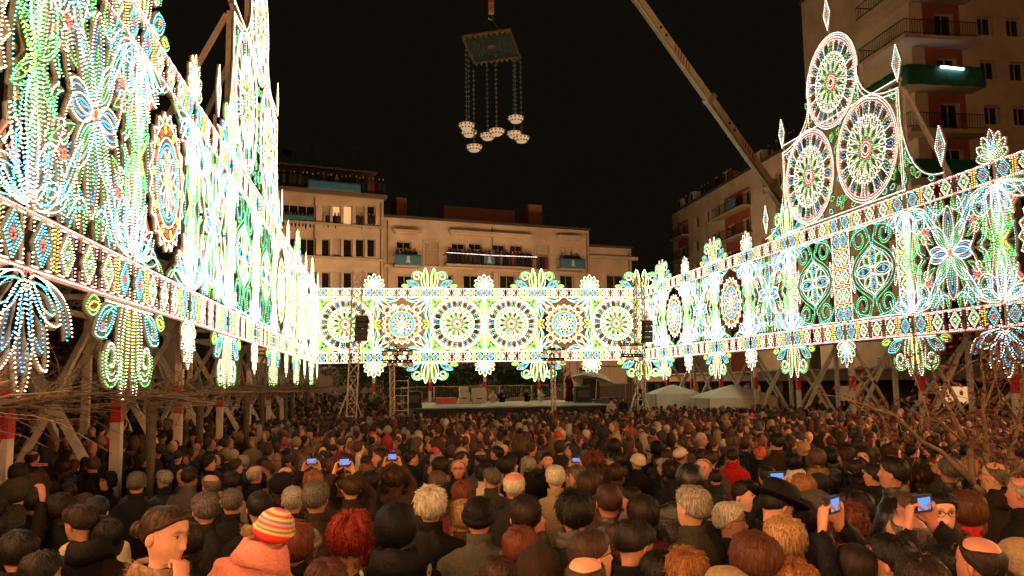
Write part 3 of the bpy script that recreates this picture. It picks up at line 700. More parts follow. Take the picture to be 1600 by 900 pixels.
# --- centre building
Pa, Pb = px(599.5, 450, 83), px(922, 450, 89)
C1 = Facade(Pa, Pb, -.5, 20, 12, 'apartment_building', 'peach stone three storey building behind the stage with crowded balconies and three roof blocks', PEACH)
C1.z1 = C1.uz(760, 347)[1] - .2
for (x0, x1, y0, y1, fr) in ((620, 643, 377, 414, 1), (663, 685, 378, 417, 0), (706, 727, 380, 414, 1), (733, 753, 380, 414, 1), (770, 790, 382, 415, 1), (797, 817, 383, 415, 1), (837, 858, 384, 421, 0), (875, 895, 386, 418, 1)):
    C1.win(*C1.rect(x0, y0, x1, y1), pane=GLASS if x0 < 660 or x0 > 700 and x0 < 830 else LITWIN2, surround=1 if not fr else 0, trans=1)
for (x0, x1) in ((621, 645), (700, 708), (724, 749), (781, 806), (845, 860), (875, 897)): C1.win(*C1.rect(x0, 430, x1, 466), surround=1, mull=0 if x1 - x0 < 10 else 1)
for (x0, x1) in ((621, 645), (665, 690), (724, 749), (781, 806), (835, 860), (875, 897)):
    C1.win(*C1.rect(x0, 490, x1, 530), surround=1)
for (x0, x1) in ((612, 650), (664, 700), (720, 760), (780, 815), (835, 865), (880, 905)): C1.win(*C1.rect(x0, 552, x1, 622), frame=FRAME, pane=LITWIN2 if x0 in (720, 880) else GLASS)
SHOPF = mat('dimmed_shop_front', (.09, .06, .045), .7, var=.25, scale=1)  # brown ground floor, colour darkened to offset the added street lamps
C1.zones.append((0, C1.W, -.5, 4.6, SHOPF)); C1.finish()
m = MB(); 
for (x0, x1, y) in ((613, 655, 364), (700, 828, 368), (868, 906, 373)):
    u0, u1, z0, z1 = C1.rect(x0, y - 2, x1, y + 3); m.box(((u0 + u1) / 2, -.35, z1), (u1 - u0, .7, .22)); m.box(((u0 + u1) / 2, -.2, z1 - .2), (u1 - u0 - .4, .4, .2))
m.box((C1.W / 2, -.12, C1.uz(760, 422)[1]), (C1.W, .24, .3)); m.build('cornice', PEACH, C1.T)
u0, u1, zb, _ = C1.rect(613, 380, 653, 416); C1.railing(u0, u1, zb, .9); b = banner(C1, u0, u1, zb + .0, zb + 1.05, .95, BLUECLOTH, 'blue banner with a pale emblem on the left balcony of the peach building', group='blue banners on the balconies'); S1 = (u0, u1, zb)
u0, u1, zb, _ = C1.rect(692, 380, 830, 417); C1.railing(u0, u1, zb, 1.2); S2 = (u0, u1, zb)
b = banner(C1, u0 + (u1 - u0) * .4, u0 + (u1 - u0) * .52, zb + .1, zb + .95, 1.25, BLUECLOTH, 'small blue cloth in the middle of the long balcony over the stage', group='blue banners on the balconies')
LW = lamp_mat('balcony_bulb', (1, .8, .75), 2.2, 'NONE')
mo = Motif(); mo.cv([(u0, 0), ((u0 + u1) / 2, -.06), (u1, 0)], 'W', .16, 0); _, bm_ = mo.meshes('garland', r=.05); bm_.materials.clear(); [bm_.materials.append(LW) for _ in BK]
g = put('light_garland', bm_); g.matrix_world = Matrix.Translation(C1.T.location) @ Matrix.Rotation(C1.T.rotation_euler.z, 4, 'Z') @ Matrix.Translation((0, -1.28, zb + 1.08)); tag(g, 'string of small pinkish lights along the rail of the long balcony', 'string lights')
u0, u1, zb, _ = C1.rect(869, 386, 907, 421); C1.railing(u0, u1, zb, .9); b = banner(C1, u0, u1, zb, zb + 1.05, .95, BLUECLOTH, 'blue banner with a pale emblem on the right balcony of the peach building', group='blue banners on the balconies'); S3 = (u0, u1, zb)
sp = []
for (a_, b_, z_), n_, o_ in ((S1, 9, .55), (S2, 34, .8), (S3, 8, .55)):
    for i in range(n_): p = on_facade(C1, a_ + .2 + (b_ - a_ - .4) * (i + rng.uniform(.2, .8)) / n_, o_ * rng.uniform(.4, 1.05), z_); sp.append((*p, rng.uniform(.95, 1.08)))
for (x0, x1, y1, n_) in ((839, 856, 421, 4),):
    u0, u1, z0, z1 = C1.rect(x0, 400, x1, y1)
    for i in range(n_): p = on_facade(C1, u0 + (u1 - u0) * (i + .5) / n_, -.15, z0); sp.append((*p, .95))
BACKF = pi
for (x0, x1, y0, y1, yy) in ((632, 648, 307, 339, 3), (707, 818, 323, 347, 3.2), (838, 859, 318, 349, 3)):
    u0, u1, z0, z1 = C1.rect(x0, y0, x1, y1); k = 1.03
    MB().box(((u0 + u1) / 2 * k, yy + 1.2, (C1.z1 + z1) / 2 + .2), ((u1 - u0) * k, 2.4, z1 - C1.z1 + .6)).build('chimney' if x1 - x0 < 30 else 'roof_block', REDW if False else mat('terracotta_render', (.3, .11, .06), .85, var=.1), C1.T)
# annex
Q0, Q1 = px(922.5, 450, 89.2), px(988, 450, 90.4)
A1 = Facade(Q0, Q1, -.5, 17, 9, 'low_annex_building', 'lower peach annex with a ledge at the right end of the peach building', PEACH); A1.z1 = A1.uz(950, 387)[1]
A1.win(*A1.rect(948, 430, 975, 455)); A1.win(*A1.rect(930, 572, 980, 600), pane=LITWIN2); A1.zones.append((0, A1.W, -.5, 4.4, SHOPF)); A1.finish()
m = MB(); z = A1.uz(950, 403)[1]; m.box((A1.W / 2 + .2, -.2, z), (A1.W + .8, .5, .35)); m.build('cornice', PEACH, A1.T)
# --- left building
L0, L1 = px(405, 450, 79), px(599, 450, 82.6)
B1 = Facade(L0, L1, -.5, 25, 12, 'corner_apartment_building', 'taller peach apartment block left of the stage with a dark roof terrace', PEACH); B1.z1 = B1.uz(520, 306)[1]
lit = {0: LITWIN2, 1: LITWIN, 2: LITWIN, 3: LITWIN2, 4: GLASS}
for k, (x0, x1) in enumerate(((503, 516), (520, 533), (537, 551), (556, 570), (574, 587))):
    B1.win(*B1.rect(x0, 321, x1, 350), pane=lit[k], mull=0); B1.win(*B1.rect(x0, 373, x1, 401), pane=[GLASS, FRAMEL, GLASS, GLASS, GLASS][k], mull=0); B1.win(*B1.rect(x0, 425, x1, 455), pane=[GLASS, FRAMEL, GLASS, FRAMEL, GLASS][k], mull=0); B1.win(*B1.rect(x0, 480, x1, 510), mull=0); B1.win(*B1.rect(x0, 535, x1, 575), mull=0)
for y0, y1 in ((319, 346), (371, 399), (424, 455), (480, 510)): B1.win(*B1.rect(440, y0, 494, y1), mull=3, depth=.5)
B1.zones.append((0, B1.W, -.5, 5.2, SHOPF)); B1.finish()
m = MB()
for y in (305, 351, 403, 458): m.box((B1.W / 2, -.12, B1.uz(520, y)[1]), (B1.W, .24, .22))
m.build('string_course', SLAB, B1.T)
zt = B1.z1
MB().box((B1.W / 2, -.3, zt + .2), (B1.W + .3, .9, .35)).build('terrace_parapet', mat('brown_render', (.16, .1, .06), .85), B1.T)
for (y, back, hh_) in ((0, 1.5, 2.5),):
    MB().box((B1.W / 2 - .2, back + 3, zt + .3 + y + hh_ / 2), (B1.W - .6, 6, hh_)).build('penthouse_wall', DARKW if y == 0 else mat('brown_render', (.16, .1, .06)), B1.T)
    MB().box((B1.W / 2 - .2, back + 2.6, zt + .36 + y + hh_), (B1.W - .4, 7, .16)).build('terrace_roof', mat('brown_render', (.16, .1, .06)), B1.T)
B1.railing(.2, B1.W - .2, zt + .4, .7, 1.0, name='terrace', slab=False); B1.railing(.2, B1.W - .2, zt + 2.9, -1.3, .8, slab=False)
u0, u1, z0, z1 = B1.rect(478, 290, 560, 301); banner(B1, u0, u1, zt + .35, zt + 1.25, .75, BLUECLOTH, 'long dim blue cloth on the roof terrace of the left apartment block', emblem=False, group='blue banners on the balconies')
u0, u1, z0, z1 = B1.rect(440, 334, 492, 346); banner(B1, u0, u1, z0 - .1, z0 + .65, .02, BLUECLOTH, 'greenish blue cloth below the wide window of the left apartment block', emblem=False, group='blue banners on the balconies')
for i in range(26): p = on_facade(B1, B1.W * (i + rng.uniform(.2, .8)) / 26, .3, zt + .4); sp.append((*p, rng.uniform(.95, 1.05)))
for k, (x0, x1, n_) in enumerate(((441, 493, 9), (504, 515, 2), (521, 532, 2), (557, 569, 2), (575, 586, 2))):
    u0, u1, z0, z1 = B1.rect(x0, 320, x1, 349)
    for i in range(n_): p = on_facade(B1, u0 + (u1 - u0) * (i + .5) / n_, -.12, z0 - .65); sp.append((*p, 1))
MB().tube([(0, 0, 0), (0, 0, 1.6)], .03).tube([(0, 0, 1.6), (0, -.15, 1.75)], [.45, .5], 12).build('satellite_dish', IRON, B1.T, (2.9, 3, zt + 2.9))
FC = far_crowd('balcony_spectators', sp, 'rows of spectators in dark coats packed on the balconies and roof terrace behind the stage', 'crowd', facing=pi, spread=.5)
# --- right hand row, receding
XB = 38.0
def side_pt(x): v = pxX(x, 500, XB); return v
r0, r1 = side_pt(1056), side_pt(1262)
D1 = Facade(r0, r1, -.5, 20, 12, 'apartment_row', 'long cream apartment row with red panels receding on the right beyond the crane', CREAM)
D1.z1 = D1.uz(1150, 278)[1]
def dw(x0, x1, y0, y1, **k): D1.win(*D1.rect(x0, y0, x1, y1), **k)
slope = lambda x, y: 600 - (600 - y) * (x - 597) / (1110 - 597)       # lines through the vanishing point, y given at x = 1110
rows = [335, 374, 412, 450, 487, 523]
for ri, yr in enumerate(rows):
    for (x0, x1, red) in ((1062, 1074, 1), (1084, 1092, 0), (1101, 1108, 0), (1118, 1125, 0), (1138, 1148, 1), (1161, 1173, 1), (1191, 1201, 0), (1212, 1221, 0), (1236, 1247, 0)):
        k0 = ((x0 + x1) / 2 - 597) / (1110 - 597); ya = 600 - (600 - yr) * k0; dw(x0, x1, ya - (9 if not red else 8) * k0, ya + (10 if not red else 15) * k0, mull=0 if x1 - x0 < 9 else 1, surround=0)
for xa, xb in ((1061, 1077), (1135, 1176)):
    u0, u1 = D1.uz(xa, 400)[0], D1.uz(xb, 400)[0]; D1.zones.append((u0, u1, 2.5, D1.z1 - 1.6, REDW))
D1.finish()
zz = [D1.uz(1155, 600 - (600 - yr) * 1.088 + 16.5)[1] for yr in rows]
for i, z in enumerate(zz):
    for (xa, xb) in ((1058, 1079), (1127, 1149), (1151, 1178)):
        D1.railing(D1.uz(xa, 400)[0], D1.uz(xb, 400)[0], z, 1.0, 1.0)
u0, u1 = D1.uz(1152, 400)[0], D1.uz(1168, 400)[0]; banner(D1, u0, u1, zz[0] + .1, zz[0] + 1, 1.0, BLUECLOTH, 'bluish green cloth on the top balcony of the receding cream row', emblem=False, group='blue banners on the balconies')
for x in (1060, 1078, 1133, 1186): u = D1.uz(x, 400)[0]; MB().box((u, 1.2, D1.z1 + .9), (1.3, 1.3, 1.6)).build('chimney', CREAM, D1.T)
sp = []
for i in range(30): p = on_facade(D1, D1.W * rng.uniform(.03, .97), -.6, D1.z1 + .1); sp.append((*p, 1))
far_crowd('rooftop_spectators', sp, 'people standing along the dark roof edge of the receding cream row', 'crowd', facing=pi / 2, spread=.5)
# --- right tower: one face to the plaza, one to the camera, balconies round the corner
XT = 37.0
c0 = pxX(1268, 300, XT); c1 = pxX(1440, 300, XT); HTt = CZ + 33
E1 = Facade(c0, c1, -.5, HTt, 1.0, 'apartment_tower', 'tall cream apartment tower at top right with wraparound balconies and red recesses', CREAM)
E2 = Facade(c1, (c1.x + 14, c1.y + .05, 0), -.5, HTt, 14, 'tower_wing', '', CREAM)
E2.T['is_wing'] = 1
fl = 3.3; ztop = E1.uz(1440, 0)[1]
zs0 = E2.uz(1480, 140)[1]                         # slab with the green cloth
floors = [zs0 + fl * k for k in range(-7, 5)]
ur, _ = E2.uz(1520, 200)
for z in floors:
    E1.win(*(lambda u: (u, u + 1.5, z + .9, z + 2.4))(E1.uz(1335, 60)[0]), frame=FRAME)
    E1.win(*(lambda u: (u, u + 1.2, z + .9, z + 2.4))(E1.uz(1290, 60)[0]), frame=FRAME); E1.win(*(lambda u: (u, u + 1.1, z + .9, z + 2.4))(E1.uz(1312, 60)[0]), frame=FRAMEL, pane=LITWIN2 if int(z * 7) % 5 == 0 else GLASS)
    E1.win(*(lambda u: (u, u + 1.5, z + .05, z + 2.4))(E1.uz(1395, 60)[0]), mull=1)
    E2.win(ur * .45, ur * .45 + 1.5, z + .05, z + 2.35, mull=1)
    for x in (1532, 1577):
        u = E2.uz(x, 100)[0]; E2.win(u, u + 1.25, z + .9, z + 2.3, surround=0)
ua = E1.uz(1372, 60)[0]
E1.zones.append((ua, E1.W, 2, HTt - .5, REDW)); E2.zones.append((0, ur - .4, 2, HTt - .5, REDW))
E1.open = [o for o in E1.open if o[3] < HTt - .2]; E2.open = [o for o in E2.open if o[3] < HTt - .2]
E1.finish(); E2.finish()
for ch in list(E2.T.children):
    ch.parent = E1.T; ch.matrix_local = (Matrix.Translation(E1.T.location) @ Matrix.Rotation(E1.T.rotation_euler.z, 4, 'Z')).inverted() @ Matrix.Translation(E2.T.location) @ Matrix.Rotation(E2.T.rotation_euler.z, 4, 'Z') @ Matrix.Translation(ch.location)
bpy.data.objects.remove(E2.T)
IE = (Matrix.Translation(E1.T.location) @ Matrix.Rotation(E1.T.rotation_euler.z, 4, 'Z')).inverted()
def wrap(z, h, out, mt, name, parent, thick=.08, zb=0, ou=None):
    """strip following the balcony edge round the corner; local = world coordinates, then moved under E1"""
    out = out if ou is None else ou
    A = E1.a + E1.d * (ua - .3) + E1.n * out; Bc = E1.a + E1.d * (E1.W + out) + E1.n * out; Cc = E2.a + E2.d * ur + E2.n * out
    Bc = Vector((Bc.x, Cc.y, 0)); m = MB()
    return A, Bc, Cc
for z in floors:
    A, Bc, Cc = wrap(z, 0, 1.5, None, '', None); m = MB()
    In = E1.a + E1.d * E1.W; Ia = E1.a + E1.d * (ua - .3); Ic = E2.a + E2.d * ur
    for zt_, zb_ in ((z, z - .28),):
        P = [A, Bc, Cc, Ic, In, Ia]; V = [(p.x, p.y, zt_) for p in P] + [(p.x, p.y, zb_) for p in P]
        m.add(V, [(0, 1, 4, 5), (1, 2, 3, 4), (11, 10, 7, 6), (10, 9, 8, 7), (0, 6, 7, 1), (1, 7, 8, 2), (2, 8, 9, 3), (0, 5, 11, 6)])
    o = m.build('balcony', SLAB, E1.T); o.matrix_local = IE
    q = MB(); up = Vector((0, 0, 1.05)); zv = Vector((0, 0, z))
    for a_, b_ in ((A, Bc), (Bc, Cc), (A, Ia)):
        q.beam(a_ + zv + up, b_ + zv + up, .05); q.beam(a_ + zv + up * .1, b_ + zv + up * .1, .04); n_ = max(3, int((b_ - a_).length / .2))
        for i in range(n_): p = a_.lerp(b_, i / n_); q.beam(p + zv, p + zv + up, .02)
    q.build('railing', IRON, o)
def cloth_wrap(z, h, label, frac=1, out=1.58):
    A, Bc, Cc = wrap(z, 0, out, None, '', None); pts = []
    for a_, b_, n_ in ((A, Bc, 26), (Bc, Cc, 22)):
        for i in range(n_): pts.append(a_.lerp(b_, i / n_))
    pts.append(Cc); m = MB(); n = len(pts)
    V = []
    for j in range(4):
        for i, p in enumerate(pts): w = .05 * sin(i * 1.9 + .6 * j); V.append((p.x - w * .7, p.y - w * .7, z + 1.1 - h * j / 3 + .03 * sin(i * .9)))
    m.add(V, [(j * n + i, (j + 1) * n + i, (j + 1) * n + i + 1, j * n + i + 1) for j in range(3) for i in range(n - 1)])
    o = m.build('banner', GREENCLOTH, smooth=True); sd = o.modifiers.new('s', 'SOLIDIFY'); sd.thickness = .012; return tag(o, label, 'banner', 'green cloths on the tower')
cloth_wrap(floors[7], 1.4, 'long green cloth hung round the upper corner balcony of the tower')
cloth_wrap(floors[5], 1.3, 'lower green cloth hung round the corner balcony above the right crest')
LWW = lamp_mat('white_tube', (.8, .85, 1), 5, 'NONE')
for k, (xa, xb, ya, yb, Yd) in enumerate(((1470, 1506, 104, 108, c1.y - 1.7), (1394, 1425, 134, 118, c1.y + 2.5))):
    mo = MB().beam(px(xa, ya, Yd), px(xb, yb, Yd + (0 if k == 0 else -2.5)), .12); o = mo.build('tube_light', LWW); tag(o, ['bright white tube light on the green draped tower balcony, right one', 'bright white tube light on the green draped tower balcony, left one'][k], 'lamp', 'tube lights on the tower')
# --- covered walk with columns along the right side
TB = mat('brown_fascia', (.34, .23, .15), .8, var=.15, scale=1.5); XA = 24.5
T = thing('arcade', 'low brown covered walk with dark columns behind the right hand lights', 'arcade', (XA, 20, 0))
zr = CZ + .08; MB().box((2.5, 27, zr), (5, 66, .55)).build('roof', TB, T); MB().box((-.06, 27, zr + .32), (.3, 66.2, .1)).build('fascia_trim', mat('pale_trim', (.5, .4, .28)), T)
for i in range(14): MB().box((0, 0, 1.4), (.55, .55, 3.1)).build('column', mat('dark_column', (.08, .055, .04), .7), T, (.6, -3 + 4.7 * i, 0))
MB().box((5.2, 27, 1.5), (.3, 66, 3.6)).build('back_wall', mat('shop_wall', (.12, .085, .06), .8), T)
for i, (y, c) in enumerate(((12, LITWIN2), (20, LITWIN), (30, LITWIN2), (44, LITWIN2), (4, GLASS))): 
    f = MB().box((0, 0, 0), (.12, 3.2, 2.1)).build('shop_window', FRAME, T, (5.0, y, 1.7)); MB().box((-.07, 0, 0), (.02, 2.9, 1.8)).build('pane', c, f)
# ---- dark block far left behind the timber frames
K1 = Facade((-26, 6, 0), (-16.5, 75, 0), -.5, 13, 10, 'dark_building', 'dark unlit building far behind the left timber frames', DARKW)
for i in range(14):
    for j in range(3):
        K1.win(4 + i * 4.6, 5.6 + i * 4.6, 2.2 + 3.4 * j, 3.9 + 3.4 * j, pane=LITWIN2 if (i * 3 + j) % 7 == 0 else GLASS, frame=FRAME)
K1.finish()
# rainwater pipes, air conditioners and aerials
PIPE = mat('rain_pipe', (.2, .14, .09), .6)
for Fc, us in ((C1, (.35, C1.W * .5, C1.W - .35)), (B1, (B1.W - .3, B1.W * .42)), (A1, (A1.W - .4,))):
    for u_ in us: MB().tube([(u_, -.12, .2), (u_, -.12, Fc.z1 - .3)], .06, 6).build('rain_pipe', PIPE, Fc.T)
for Fc, spots_ in ((C1, ((2.4, 12.0), (9.4, 8.3), (17.2, 12.2))), (B1, ((6.0, 9.6), (10.4, 13.0)))):
    for u_, z_ in spots_:
        o = MB().box((0, -.2, 0), (.85, .34, .6)).build('air_conditioner', mat('grey_metal', (.3, .27, .22), .5), Fc.T, (u_, 0, z_)); MB().tube([(.12, -.375, 0), (.12, -.385, 0)], .2, 12).build('fan_grille', IRON, o)
for Fc, us in ((C1, (5, 12.5, 20)), (B1, (5.5, 10.2))):
    for u_ in us:
        m = MB().tube([(0, 0, 0), (0, 0, 2.6)], .025, 5)
        for q in range(5): m.beam((-.35 + .04 * q, .1 * q, 2.5), (.35 - .04 * q, .1 * q, 2.5), .015)
        m.beam((0, -.1, 2.5), (0, .5, 2.5), .02).build('aerial', IRON, Fc.T, (u_, 3.5, Fc.z1 + (.2 if Fc is C1 else 3.2)))
# street lamps added behind the light wall to brighten the house facades
POLEM = mat('lamp_post_iron', (.03, .03, .028), .5, metal=.4); LH = lamp_mat('added_sodium_lamp', (1, .5, .16), 40, 'NONE')
def added_street_lamp(x, y, h, label, pw=1900):
    T = thing('added_street_lamp', label, 'street lamp', (x, y, ground(x, y)), 0, 'added street lamps'); MB().tube([(0, 0, 0), (0, 0, h * .5), (0, 0, h)], [.09, .06, .045], 8).build('post', POLEM, T)
    MB().tube([(0, 0, h + .3), (0, 0, h + .36)], [.3, .08], 10).tube([(0, 0, h - .02), (0, 0, h + .02)], [.16, .16], 10).build('lamp_hood', POLEM, T)
    MB().tube([(0, 0, h + .03), (0, 0, h + .15), (0, 0, h + .27)], [.12, .16, .13], 10).build('lamp_glass', LH, T)
    L = bpy.data.lights.new('added_facade_light', 'POINT'); L.energy = pw; L.color = (1, .6, .31); L.shadow_soft_size = .17; lo = bpy.data.objects.new('added_facade_light', L); COL.objects.link(lo); lo.location = (0, 0, h - .25); lo.parent = T
for k in range(5): added_street_lamp(-7 + 8.2 * k, 69.5 + .5 * k, 9.2, f"{['leftmost', 'second', 'middle', 'fourth', 'rightmost'][k]} added street lamp brightening the fronts of the peach houses")
# ================================================================== STAGE
DECK = mat('stage_boards', (.22, .17, .12), .6, var=.15, scale=1.5); BLACK = mat('black_cloth', (.012, .012, .013), .8, var=.3, scale=4); STEEL = mat('steel', (.2, .18, .16), .35, metal=.8, var=.1)
sl, sr = px(652, 638, 47), px(1003, 634, 47); dz = sl.z; SY = 14.5; sx0, sx1 = sl.x, px(957, 630, 47).x
T = thing('stage', 'low stage with pale boards and a black skirt in front of the light wall', 'stage', ((sx0 + sx1) / 2, 47, 0)); W_ = sx1 - sx0
nb = 24
bd = MB().box((0, 0, 0), (W_ - .02, SY / nb - .02, .06)).mesh('plank', DECK)
for i in range(nb): put('plank', bd, T, (0, SY * (i + .5) / nb, dz - .03 + .002 * (i % 3)))
MB().box((0, 0, (dz - .07) / 2 - .2), (W_, .06, dz - .07 + .4)).box((-W_ / 2 + .03, SY / 2, (dz - .07) / 2 - .2), (.06, SY - .1, dz - .07 + .4)).box((W_ / 2 - .03, SY / 2, (dz - .07) / 2 - .2), (.06, SY - .1, dz - .07 + .4)).build('skirt', BLACK, T, (0, .03, 0))
MB().box((0, SY / 2, dz - .12), (W_ - .1, SY - .1, .1)).build('frame', BLACK, T)
def barrier(x, y, z, w=2.3, rz=0, lab=''):
    m = MB(); h = 1.1
    for u in (-w / 2, w / 2): m.box((u, 0, h / 2), (.045, .045, h))
    for v in (.12, h): m.box((0, 0, v), (w, .04, .04))
    T = m.build('crowd_barrier', STEEL, None, (x, y, z)); T.rotation_euler.z = rz; b = MB()
    for i in range(14): b.box((-w / 2 + w * (i + 1) / 15, 0, h / 2), (.014, .014, h - .1))
    b.build('bars', STEEL, T); return tag(T, lab, 'barrier', 'steel barriers along the back of the stage')
ORD = ['first', 'second', 'third', 'fourth', 'fifth', 'sixth', 'seventh', 'eighth', 'ninth', 'tenth']
for i in range(10): barrier(px(655, 620, 58).x + 2.35 * i, 60.6, dz, lab=f'grey steel barrier, {ORD[i]} from the left along the back edge of the stage')
WHITEB = mat('white_block', (.55, .48, .38), .6, var=.08)
for k, (x0, x1, y0, Y, lab) in enumerate(((716, 733, 604, 56, 'stacked pale boxes left of the red-banded post on the stage'), (738, 758, 606, 56, 'pale covered block right of the red-banded post on the stage'))):
    a, b = px(x0, 620, Y), px(x1, 620, Y); h = px(x0, y0, Y).z - dz; w = b.x - a.x
    T = thing('equipment_case', lab, 'case', ((a.x + b.x) / 2, Y, dz)); n = 3 if k == 0 else 1
    for i in range(n): MB().box((.05 * (i % 2) * (k == 0), 0, h / n * (i + .5)), (w * (1 - .12 * i), .9, h / n - .03)).build('box' if n > 1 else 'body', WHITEB, T)
    MB().box((0, -.46, h * .3), (w * .4, .04, .07)).build('handle', IRON, T)
T = thing('flight_case', 'small bright red case lying on the stage boards', 'case', (*px(697, 630, 55).xy, dz)); MB().box((0, 0, .2), (1.3, .5, .36)).build('body', mat('bright_red', (.6, .02, .02), .4), T); MB().box((0, 0, .4), (1.32, .52, .05)).build('lid', mat('bright_red', (.6, .02, .02)), T)
def wedge(x, y, lab, s=1):
    o = MB().add([(-.5, 0, 0), (.5, 0, 0), (.5, .8, 0), (-.5, .8, 0), (-.42, .25, .9), (.42, .25, .9), (.42, .6, .95), (-.42, .6, .95)], [(0, 3, 2, 1), (4, 5, 6, 7), (0, 1, 5, 4), (1, 2, 6, 5), (2, 3, 7, 6), (3, 0, 4, 7)]).build('stage_monitor', BLACK, None, (x, y, dz)); o.scale = (s,) * 3
    MB().box((0, .1, .45), (.7, .03, .5)).build('grille', mat('dark_iron', (.02, .02, .02)), o, (0, .0, .0)); return tag(o, lab, 'speaker')
wedge(px(645, 630, 48).x, 47.6, 'black speaker wedge at the left front corner of the stage', 1.0); wedge(px(913, 628, 52).x, 52, 'black speaker box on stage right of the robed performer', 1.1)
# big white umbrella on a stand with its dark operator box
u = px(930, 608, 55); T = thing('parasol', 'large pale parasol tilted over equipment at the right of the stage', 'parasol', (u.x, 55, dz))
m = MB(); V = []; nr, na = 5, 16
for j in range(nr + 1):
    for i in range(na):
        r = 1.45 * j / nr; a = 2 * pi * i / na; k = 1 + .04 * cos(8 * a) * j / nr; V.append((r * cos(a) * k, r * sin(a) * k * .8, -.62 * (j / nr) ** 2))
m.add(V, [(j * na + i, j * na + (i + 1) % na, (j + 1) * na + (i + 1) % na, (j + 1) * na + i) for j in range(nr) for i in range(na)])
cn = m.build('canopy', mat('pale_fabric', (.6, .54, .42), .7), T, (0, 0, px(930, 583, 55).z - dz), smooth=True); cn.rotation_euler = (R_(-14), R_(14), 0)
sd = cn.modifiers.new('s', 'SOLIDIFY'); sd.thickness = .01
MB().tube([(0, 0, 0), (.15, 0, px(930, 583, 55).z - dz)], .035).build('pole', STEEL, T); MB().box((0, 0, .06), (.9, .9, .1)).build('base', IRON, T)
T = thing('equipment_rack', 'dark rack of equipment standing under the pale parasol', 'rack', (u.x - .1, 55.9, dz)); MB().box((0, 0, .9), (1.1, .6, 1.5)).build('cabinet', BLACK, T)
for i in range(4): MB().box((0, -.31, .4 + .33 * i), (.9, .03, .2)).build('drawer', IRON, T)
for s_ in (-.5, .5): MB().box((s_, 0, .08), (.1, .6, .15)).build('foot', IRON, T)
# green pharmacy-like neon cross
g = px(715, 597, 70); NE = lamp_mat('green_neon', (.02, 1, .15), 2.2, 'NONE')
T = thing('neon_sign', 'small bright green neon sign shining among the trees behind the stage', 'sign', (g.x, 70, g.z)); MB().box((0, .15, 0), (2.1, .14, 2.3)).build('backing', BLACK, T)
m = MB(); m.tube([(-.7, 0, -.75), (.8, 0, -.8), (.85, 0, 0), (.4, 0, .7), (-.1, 0, .95)], .09, 5); m.tube([(-.2, 0, .6), (.3, 0, .15), (-.5, 0, .1), (.35, 0, -.3), (-.4, 0, -.35)], .07, 5); m.build('tube', NE, T)
# truss towers, speakers, lamp clusters
def truss(xb, yb, xt, yt, Y, w, lab, spread=0):
    a = px(xb, yb, Y); b = px(xt, yt, Y); gz = ground(a.x, Y); b = Vector((b.x, Y, b.z)); a = Vector((a.x, Y, gz)); T = thing('truss_tower', lab, 'truss tower', a)
    L = b - a; m = MB(); r = MB(); c = [Vector((i * w / 2, j * w / 2, 0)) for i, j in ((-1, -1), (1, -1), (1, 1), (-1, 1))]; n = int(L.length / (w * 1.3))
    for p in c: m.beam(p, p + L, .05)
    m.build('upright', STEEL, T) if False else [MB().beam(p, p + L, .05).build('upright', STEEL, T) for p in c]
    for i in range(n):
        for k in range(4):
            p, q = c[k], c[(k + 1) % 4]; r.beam(p + L * (i / n), q + L * ((i + 1) / n), .03); r.beam(p + L * (i / n), q + L * (i / n), .025)
    r.build('lattice', STEEL, T, kind='stuff')
    if spread:
        for s_ in (-1, 1): MB().beam((0, 0, L.z * .38), (s_ * spread, -.1, .1), .06).build('brace', STEEL, T)
    MB().box((0, 0, .06), (w + .9, w + .9, .1)).build('base_plate', STEEL, T); return T
def line_array(x0, y0, x1, y1, Y, lab):
    a, b = px(x0, y0, Y), px(x1, y1, Y); w = b.x - a.x; h = a.z - b.z; T = thing('line_array_speaker', lab, 'loudspeaker', ((a.x + b.x) / 2, Y, b.z)); n = 4
    for i in range(n):
        o = MB().box((0, 0, 0), (w, w * .8, h / n - .03)).build('cabinet', BLACK, T, (.015 * i, 0, h / n * (i + .5))); MB().box((0, -w * .4 - .01, 0), (w * .85, .02, h / n * .7)).build('grille', IRON, o)
    MB().beam((0, 0, h), (0, 0, h + .5), .05).box((0, 0, h + .03), (w, .1, .06)).build('hanging_frame', STEEL, T)
def lamp_bar(x0, x1, y, Y, lab, n=6, lit=()):
    a, b = px(x0, y, Y), px(x1, y, Y); T = thing('spotlight_bar', lab, 'stage lights', ((a.x + b.x) / 2, Y, a.z)); w = b.x - a.x; MB().tube([(-w / 2, 0, 0), (w / 2, 0, 0)], .035).tube([(-w / 2, 0, .55), (w / 2, 0, .55)], .03).box((0, 0, .27), (.05, .05, .6)).build('bar', IRON, T)
    for i in range(n):
        for r_ in range(2):
            u_ = -w / 2 + w * (i + .5) / n; z = -.16 + .55 * r_; o = MB().tube([(0, .2, 0), (0, -.02, .0), (0, -.16, -.03)], [.08, .12, .15], 10).build('spotlight', BLACK, T, (u_, 0, z)); MB().tube([(0, -.162, -.03), (0, -.17, -.03)], [.12, .11], 10).build('lens', mat('lamp_lens', (.6, .55, .45), .1, var=0, emit=(1, .7, .5), estr=.8, sample='NONE') if (i * 2 + r_) % 3 == 0 else GLASS, o)
truss(547, 644, 559, 424, 38, .42, 'tall slender truss tower with braced foot left of the stage', spread=1.1); line_array(554, 494, 574, 533, 37.6, 'black line array speaker hung on the left truss tower')
truss(614, 648, 612, 526, 42, .22, 'pole with a cluster of spotlights at the left front of the stage'); lamp_bar(597, 645, 563, 41.7, 'black bar of spotlights on the pole in front of the left sun wheel')
truss(865, 632, 863, 540, 45, .2, 'thin pole in front of the right sun wheel of the far wall'); lamp_bar(847, 882, 560, 44.7, 'small bar of spotlights in front of the right sun wheel', 5)
